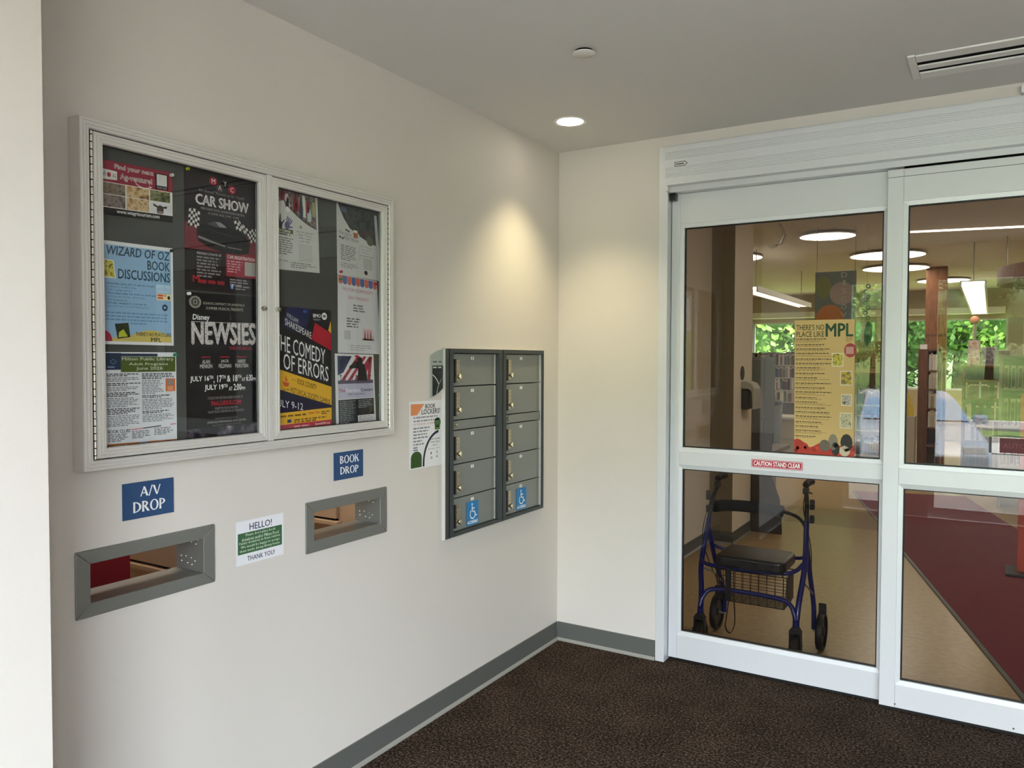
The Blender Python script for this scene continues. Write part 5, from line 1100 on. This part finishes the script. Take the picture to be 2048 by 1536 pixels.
for s, (fx, fy, rx, ry) in ((-1, (.762, .205, .722, .655)), (1, (1.250, .245, 1.312, .618))):
    top = (.727, .635, .895) if s < 0 else (1.222, .62, .900)
    mid1 = (.706, .40, .45) if s < 0 else (1.262, .40, .51); mid2 = (.704, .54, .68) if s < 0 else (1.240, .545, .715)
    rt_('front_leg', [(fx, fy+.02, .235), ((fx*.6+mid1[0]*.4), .30, .34), mid1, mid2], .0145, M['navy'])
    rt_('handle_tube', [mid2, (mid2[0]*.6+top[0]*.4, (mid2[1]+top[1])/2, (mid2[2]+top[2])/2+.01), (top[0], top[1], top[2]-.035), top], .0115, M['blackp'])
    lx = (.765 if s < 0 else 1.272)
    rt_('rear_leg', [(mid2[0], .525, .64), ((mid2[0]+lx)/2, .575, .42), (lx, ry-.01, .24), (lx, ry, .11)], .013, M['navy'])
    wheel(fx, fy, .093, .036); wheel(rx, ry, .102, .034)
    MB().cyl((min(rx, lx)-.004, ry, .1035), (1, 0, 0), .007, abs(rx-lx)+.008, M['chute'], 10).build('axle', ro_)
    fk = MB().prism([(fx-.03, .10), (fx-.024, .10), (fx-.022, .19), (fx+.022, .19), (fx+.024, .10), (fx+.03, .10), (fx+.03, .205), (fx+.016, .225), (fx-.016, .225), (fx-.03, .205)], lambda a, b_, d: (a, d, b_), fy-.014, fy+.02, M['blackp']).build('caster_fork', ro_, bevel=.002)
    MB().cyl((fx-.026, fy, .0945), (1, 0, 0), .006, .052, M['chute'], 10).build('axle', ro_)
    MB().cyl((fx, fy+.012, .2255), (0, 0, 1), .017, .03, M['navy'], 14).build('leg_socket', ro_)
    g_ = [(top[0], top[1]-.012, top[2]+.004), (top[0]+.004, top[1]+.05, top[2]+.012), (top[0]+.008, top[1]+.115, top[2]+.006)]
    gp = MB().tube(sm(g_, 5), .0175, M['black'], 14).build('hand_grip', ro_, smooth=True)
    for k in range(5): MB().lathe([(.0178, -.0025), (.0195, 0), (.0178, .0025)], (top[0]+.002+.0012*k, top[1]+.01+.022*k, top[2]+.0085+.0012*k), (.05, 1, .08), M['blackp'], 14).build('grip_ring', gp, smooth=True)
    rt_('brake_lever', [(top[0], top[1]-.005, top[2]-.025), (top[0]+.005, top[1]+.05, top[2]-.045), (top[0]+.008, top[1]+.11, top[2]-.06)], .0055, M['blackp'])
    MB().box(top[0]-.014, top[0]+.014, top[1]-.03, top[1]+.012, top[2]-.045, top[2]-.012, M['blackp']).build('brake_clamp', ro_, bevel=.004)
    kx = mid2[0]+(.020 if s > 0 else -.020)
    MB().box(min(kx-.012, kx+.012), kx+.012, .575, .60, .70, .745, M['blackp']).build('height_knob', ro_, bevel=.006); MB().box(kx-.012, kx+.012, .575, .60, .775, .83, M['blackp']).build('reflector_block', ro_, bevel=.004)
    MB().cyl((min(kx, mid2[0]), .5875, .722), (1, 0, 0), .006, abs(kx-mid2[0]), M['chute'], 8).build('knob_stem', ro_)
    rt_('brake_cable', [(top[0], top[1]-.02, top[2]-.04), (top[0]+s*.015-.02, top[1]-.04, top[2]-.13), (mid2[0]-.045 if s < 0 else mid2[0]+.02, .56, .58), (mid2[0]-.02 if s < 0 else mid2[0]+.02, .60, .42), (lx, ry+.012, .20)], .0028, M['black'], 6)
    MB().prism([(0, 0), (.012, 0), (.012, .05), (0, .07)], lambda a, b_, d: (d, ry+.02+a, .185+b_), rx-.02, rx+.02, M['blackp']).build('brake_shoe', ro_, bevel=.002)
    MB().tube([(lx, .61, .30), ((lx+fx)/2, .43, .40), (mid1[0], .385, .43)], .005, M['chute'], 8).build('fold_brace', ro_, smooth=True)
rt_('lower_crossbar', [(.752, .235, .255), (.762, .25, .30), (.79, .27, .338), (.85, .28, .35), (1.0, .285, .352), (1.16, .285, .345), (1.215, .28, .325), (1.24, .265, .28), (1.246, .262, .235)], .0125, M['navy'])
rt_('seat_crossbar', [(.708, .38, .47), (.74, .355, .462), (.80, .33, .46), (1.0, .32, .462), (1.17, .33, .47), (1.225, .36, .485), (1.258, .395, .52)], .011, M['navy'])
rt_('rear_crossbar', [(.72, .56, .52), (.8, .575, .50), (1.0, .58, .50), (1.18, .575, .50), (1.238, .55, .52)], .010, M['navy'])
st_ = MB().prism(rounded(.815, .27, 1.185, .585, .05, 6), lambda a, b_, d: (a, b_, d), .475, .535, M['seat']).build('seat', ro_, bevel=.014, seg=3)
MB().box(.955, 1.045, .262, .27, .48, .52, M['black']).build('seat_pull', st_)
# back rest: bowed tube with foam sleeve
bkp = [(.706, .585, .735), (.76, .68, .735), (.86, .735, .73), (1.0, .745, .725), (1.12, .72, .715), (1.19, .665, .695), (1.238, .57, .66)]
rt_('back_bar', bkp, .0105, M['blackp']); MB().tube(sm([(.715, .61, .735)]+bkp[1:4]+[(1.07, .735, .72)], 5), .034, M['navyd'], 14).build('back_pad', ro_, smooth=True)
# wire basket
bk_ = thing_part('wire_basket', ro_); X0, X1, YY0, YY1, Z0_, Z1_ = .815, 1.19, .30, .50, .285, .455; W = .0017
mb = MB()
for k in range(6):
    z = Z0_+(Z1_-Z0_)*k/5; e_ = .012*(5-k)/5
    mb.tube([(X0+e_, YY0+e_, z), (X1-e_, YY0+e_, z), (X1-e_, YY1-e_, z), (X0+e_, YY1-e_, z), (X0+e_, YY0+e_, z)], W if k not in (0, 5) else .0028, M['black'], 5)
for k in range(9): x = X0+.014+(X1-X0-.028)*k/8; mb.tube([(x, YY0, Z1_), (x, YY0+.012, Z0_), (x, YY1-.012, Z0_), (x, YY1, Z1_)], W, M['black'], 5)
for k in range(12): y = YY0+.016+(YY1-YY0-.032)*k/11; mb.tube([(X0+.012, y, Z0_), (X1-.012, y, Z0_)], W, M['black'], 5)
for k in range(5): y = YY0+.02+(YY1-YY0-.04)*k/4; mb.tube([(X0+.012, y, Z0_), (X0, y, Z1_)], W, M['black'], 5); mb.tube([(X1-.012, y, Z0_), (X1, y, Z1_)], W, M['black'], 5)
tag(mb.build('basket_wire', bk_), kind='stuff')
MB().box(X1-.004, X1, YY0+.02, YY1-.02, Z0_+.02, Z1_-.01, M['blackp']).build('basket_side_plate', bk_)
for q in (X0+.02, X1-.02): MB().tube([(q, YY0, Z1_), (q, YY0-.002, Z1_+.012), (q, .335, Z1_+.016)], .003, M['black'], 6).build('basket_hook', bk_)
# carry strap hanging below the seat
mbs = MB(); lp = sm([(.898, .30, .47), (.893, .297, .33), (.878, .30, .20), (.872, .30, .15), (.885, .30, .118), (.905, .30, .115), (.922, .30, .15), (.926, .30, .20), (.92, .30, .33), (.915, .31, .46)], 4)
for k in range(len(lp)-1):
    a, b_ = lp[k], lp[k+1]; mbs.add([a+Vector((0, -.008, 0)), a+Vector((0, .008, 0)), b_+Vector((0, .008, 0)), b_+Vector((0, -.008, 0))], [(0, 1, 2, 3)], '#2a1614')
o = mbs.build('carry_strap', ro_, weld=True); so = o.modifiers.new('thick', 'SOLIDIFY'); so.thickness = .003
MB().box(.885, .912, .262, .2695, .30, .475, M['black']).build('seat_strap', ro_)

# ================================================================== OUTSIDE: forecourt, lawn, car, trees
def ground(name, pts, ys, m, parts=1):
    """strip of ground: profile of (y, z) extruded in x"""
    mb = MB(); n = 10
    for i in range(len(pts)-1):
        for k in range(n):
            x0, x1 = -60+120*k/n, -60+120*(k+1)/n
            mb.quad((x0, pts[i][0], pts[i][1]), (x0, pts[i+1][0], pts[i+1][1]), (x1, pts[i+1][0], pts[i+1][1]), (x1, pts[i][0], pts[i][1]), m)
    return struct(mb, name, weld=True)
struct(MB().box(-8, 5.55, -9.2, YE-.2, -.12, -.002, M['concrete']).box(5.55, 16, -9.2, -.1, -.12, -.002, M['concrete']), 'floor_forecourt')
struct(MB().box(16, 60, -9.2, 14, -.2, -.05, M['grass']), 'ground_side_lawn')
ground('ground_parking', [(-24.5, -.95), (-15, -.85), (-9.2, -.14)], 0, M['asphalt'])
ground('ground_verge', [(-27.5, -.80), (-24.6, -.86)], 0, M['grass'])
ground('ground_road', [(-34, -.90), (-27.6, -.92)], 0, M['asphalt'])
ground('ground_lawn', [(-110, 6.0), (-70, 3.4), (-48, 1.0), (-38, -.3), (-34, -.88)], 0, M['grass'])
struct(MB().box(-40, 40, -24.7, -24.5, -.96, -.78, M['concrete']), 'trim_kerb_1'); struct(MB().box(-40, 40, -27.62, -27.45, -.95, -.72, M['concrete']), 'trim_kerb_2')
struct(MB().box(-1.5, 7, -6.4, YE-.31, 3.3, 3.5, M['ceil']), 'ceiling_entrance_canopy')
for n_, (x0, x1) in enumerate(((-14, -.12),)): struct(MB().box(x0, x1, YE-.3, YE-.1, -.2, 4.4, M['brick']), 'wall_facade_%s' % ('left', 'right')[n_])
struct(MB().box(-.12, 5.55, YE-.3, YE-.21, H+.13, 4.4, M['brick']), 'wall_facade_over')
ground('ground_meadow', [(LY+.4, -.3), (24, -.4), (60, 2.0), (100, 5)], 0, M['grass'])

def tree(name, label, x, y, z, h, r, m, seed, n=5, nl=500):
    t_ = thing(name, (x, y, z), label, 'tree', None); rr = random.Random(seed)
    MB().tube([(x, y, z), (x+.05*h*.1, y, z+h*.3), (x, y, z+h*.6)], h*.028, M['bark'], 8, r1=h*.012).build('trunk', t_, smooth=True)
    mb = MB(); blobs = []
    for k in range(n):
        an = rr.random()*6.28; d = r*.55*rr.random()**.5; blobs.append((Vector((x+math.cos(an)*d, y+math.sin(an)*d, z+h*(.40+.42*rr.random()))), r*(.45+.3*rr.random())))
    for c, q in blobs:
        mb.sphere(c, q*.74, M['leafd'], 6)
        for i in range(nl):                                     # loose leaf sprays over the bough
            v = Vector((rr.gauss(0, 1), rr.gauss(0, 1), rr.gauss(0, 1))).normalized(); p = c+v*q*(.8+.3*rr.random())
            a = Vector((rr.gauss(0, 1), rr.gauss(0, 1), rr.gauss(0, 1))).normalized(); b_ = a.cross(v).normalized(); s_ = .06+.10*rr.random()
            mb.add([p-a*s_, p-b_*s_*.6, p+a*s_, p+b_*s_*.6], [(0, 1, 2, 3)], m)
    tag(mb.build('crown', t_), kind='stuff')
GT = [(-14, -44, 11, 4.5, 'leaf'), (-8, -46, 12, 5, 'leafd'), (-3, -39, 8, 3.2, 'leaf'), (2, -45, 11, 4.6, 'leafd'), (7, -42, 10, 4.2, 'leaf'), (13, -47, 13, 5.5, 'leafd'), (20, -44, 12, 5, 'leaf'), (-20, -48, 13, 5.5, 'leafd'), (4.5, -60, 15, 6.5, 'leafd'), (-6, -62, 16, 7, 'leafd'), (15, -62, 16, 7, 'leafd'), (-17, -64, 16, 7, 'leafd'), (26, -60, 16, 7, 'leafd'), (-30, -56, 15, 7, 'leafd')]
for i, (x, y, h, r, k) in enumerate(sorted(GT)):
    o_lab = '%s lawn tree across the road, %s from the left' % (('light green', 'dark green')[k == 'leafd'], nth(i+1))
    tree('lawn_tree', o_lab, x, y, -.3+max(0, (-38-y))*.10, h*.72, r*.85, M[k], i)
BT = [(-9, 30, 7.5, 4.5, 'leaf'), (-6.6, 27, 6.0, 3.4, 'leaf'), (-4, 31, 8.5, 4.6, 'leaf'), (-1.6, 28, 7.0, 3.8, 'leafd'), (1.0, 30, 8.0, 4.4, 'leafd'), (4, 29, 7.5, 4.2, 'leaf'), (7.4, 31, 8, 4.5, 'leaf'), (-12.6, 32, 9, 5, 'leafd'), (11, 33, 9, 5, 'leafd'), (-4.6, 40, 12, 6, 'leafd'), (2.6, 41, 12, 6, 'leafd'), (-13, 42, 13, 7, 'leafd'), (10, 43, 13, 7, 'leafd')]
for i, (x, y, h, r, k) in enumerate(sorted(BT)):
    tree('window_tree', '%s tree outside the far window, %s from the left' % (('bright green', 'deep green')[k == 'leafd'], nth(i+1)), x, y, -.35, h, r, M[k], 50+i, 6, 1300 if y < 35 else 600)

# parked car
cr = thing('parked_car', (.8, -11.5, -.42), 'silver car parked outside, mirrored in the entrance door glass', 'car', rz=math.radians(78))
prof = [(-2.25, .28), (-2.28, .55), (-2.2, .78), (-1.9, .92), (-1.75, 1.0), (-1.35, 1.36), (-.9, 1.47), (.1, 1.48), (.5, 1.38), (1.15, 1.0), (1.5, .94), (2.05, .80), (2.25, .62), (2.28, .35), (2.2, .24), (-2.1, .22)]
def carsec(half, inset_top):
    out = []
    for (x, z) in prof:
        w_ = half - (max(0, z-.92)*inset_top); out.append((x, w_, z))
    return out
Lh, Rh = carsec(.88, .42), [(x, -y, z) for x, y, z in carsec(.88, .42)]; n = len(prof)
mb = MB(); mb.add(Lh+Rh, [tuple(range(n)), tuple(range(2*n-1, n-1, -1))]+[(i, n+i, n+(i+1) % n, (i+1) % n) for i in range(n)], M['carpaint']); mb.build('body', cr, bevel=.05, local=True, seg=3)
def win(pts): 
    mb = MB()
    for s in (1, -1):
        vs = [(x, s*(.884-max(0, z-.92)*.42), z) for x, z in pts]; mb.add(vs, [tuple(range(len(vs)))], M['carglass'])
    mb.build('side_window', cr, local=True)
win([(-1.6, 1.02), (-1.25, 1.34), (-.6, 1.40), (-.55, 1.02)]); win([(-.48, 1.02), (-.52, 1.40), (.1, 1.40), (.42, 1.32), (.95, 1.02)])
MB().add([(.56, .66, 1.36), (.56, -.66, 1.36), (1.12, -.80, 1.035), (1.12, .80, 1.035)], [(0, 1, 2, 3)], M['carglass']).build('windscreen', cr, local=True); cr.children[-1].location.z += .012
MB().add([(-1.38, .64, 1.352), (-1.38, -.64, 1.352), (-1.74, -.78, 1.025), (-1.74, .78, 1.025)], [(3, 2, 1, 0)], M['carglass']).build('rear_window', cr, local=True); cr.children[-1].location.x -= .012
for (x, y) in ((1.42, .82), (1.42, -.82), (-1.4, .82), (-1.4, -.82)):
    w_ = MB().lathe([(.21, -.11), (.32, -.11), (.335, -.08), (.335, .08), (.32, .11), (.21, .11)], (x, y, .335), (0, 1, 0), M['black'], 28).build('wheel', cr, local=True, smooth=True)
    MB().lathe([(0, .085), (.2, .1), (.21, .06), (.21, -.06), (.2, -.1), (0, -.085)], (x, y, .335), (0, 1, 0), M['alu'], 20).build('hub', w_, local=True, smooth=True)
for s in (1, -1):
    MB().box(.72, .92, s*.90 if s > 0 else -1.10, 1.10 if s > 0 else -.90, .98, 1.13, M['carpaint']).build('wing_mirror', cr, local=True, bevel=.04)
    MB().box(2.12, 2.24, s*.5 if s > 0 else -.8, .8 if s > 0 else -.5, .62, .74, M['white']).build('headlight', cr, local=True, bevel=.02); MB().box(-2.27, -2.18, s*.55 if s > 0 else -.82, .82 if s > 0 else -.55, .66, .82, '#8a1420').build('tail_light', cr, local=True, bevel=.02)
MB().box(2.2, 2.285, -.45, .45, .42, .58, M['blackp']).build('grille', cr, local=True, bevel=.01); MB().box(2.284, 2.29, -.26, .26, .33, .41, M['white']).build('number_plate', cr, local=True)
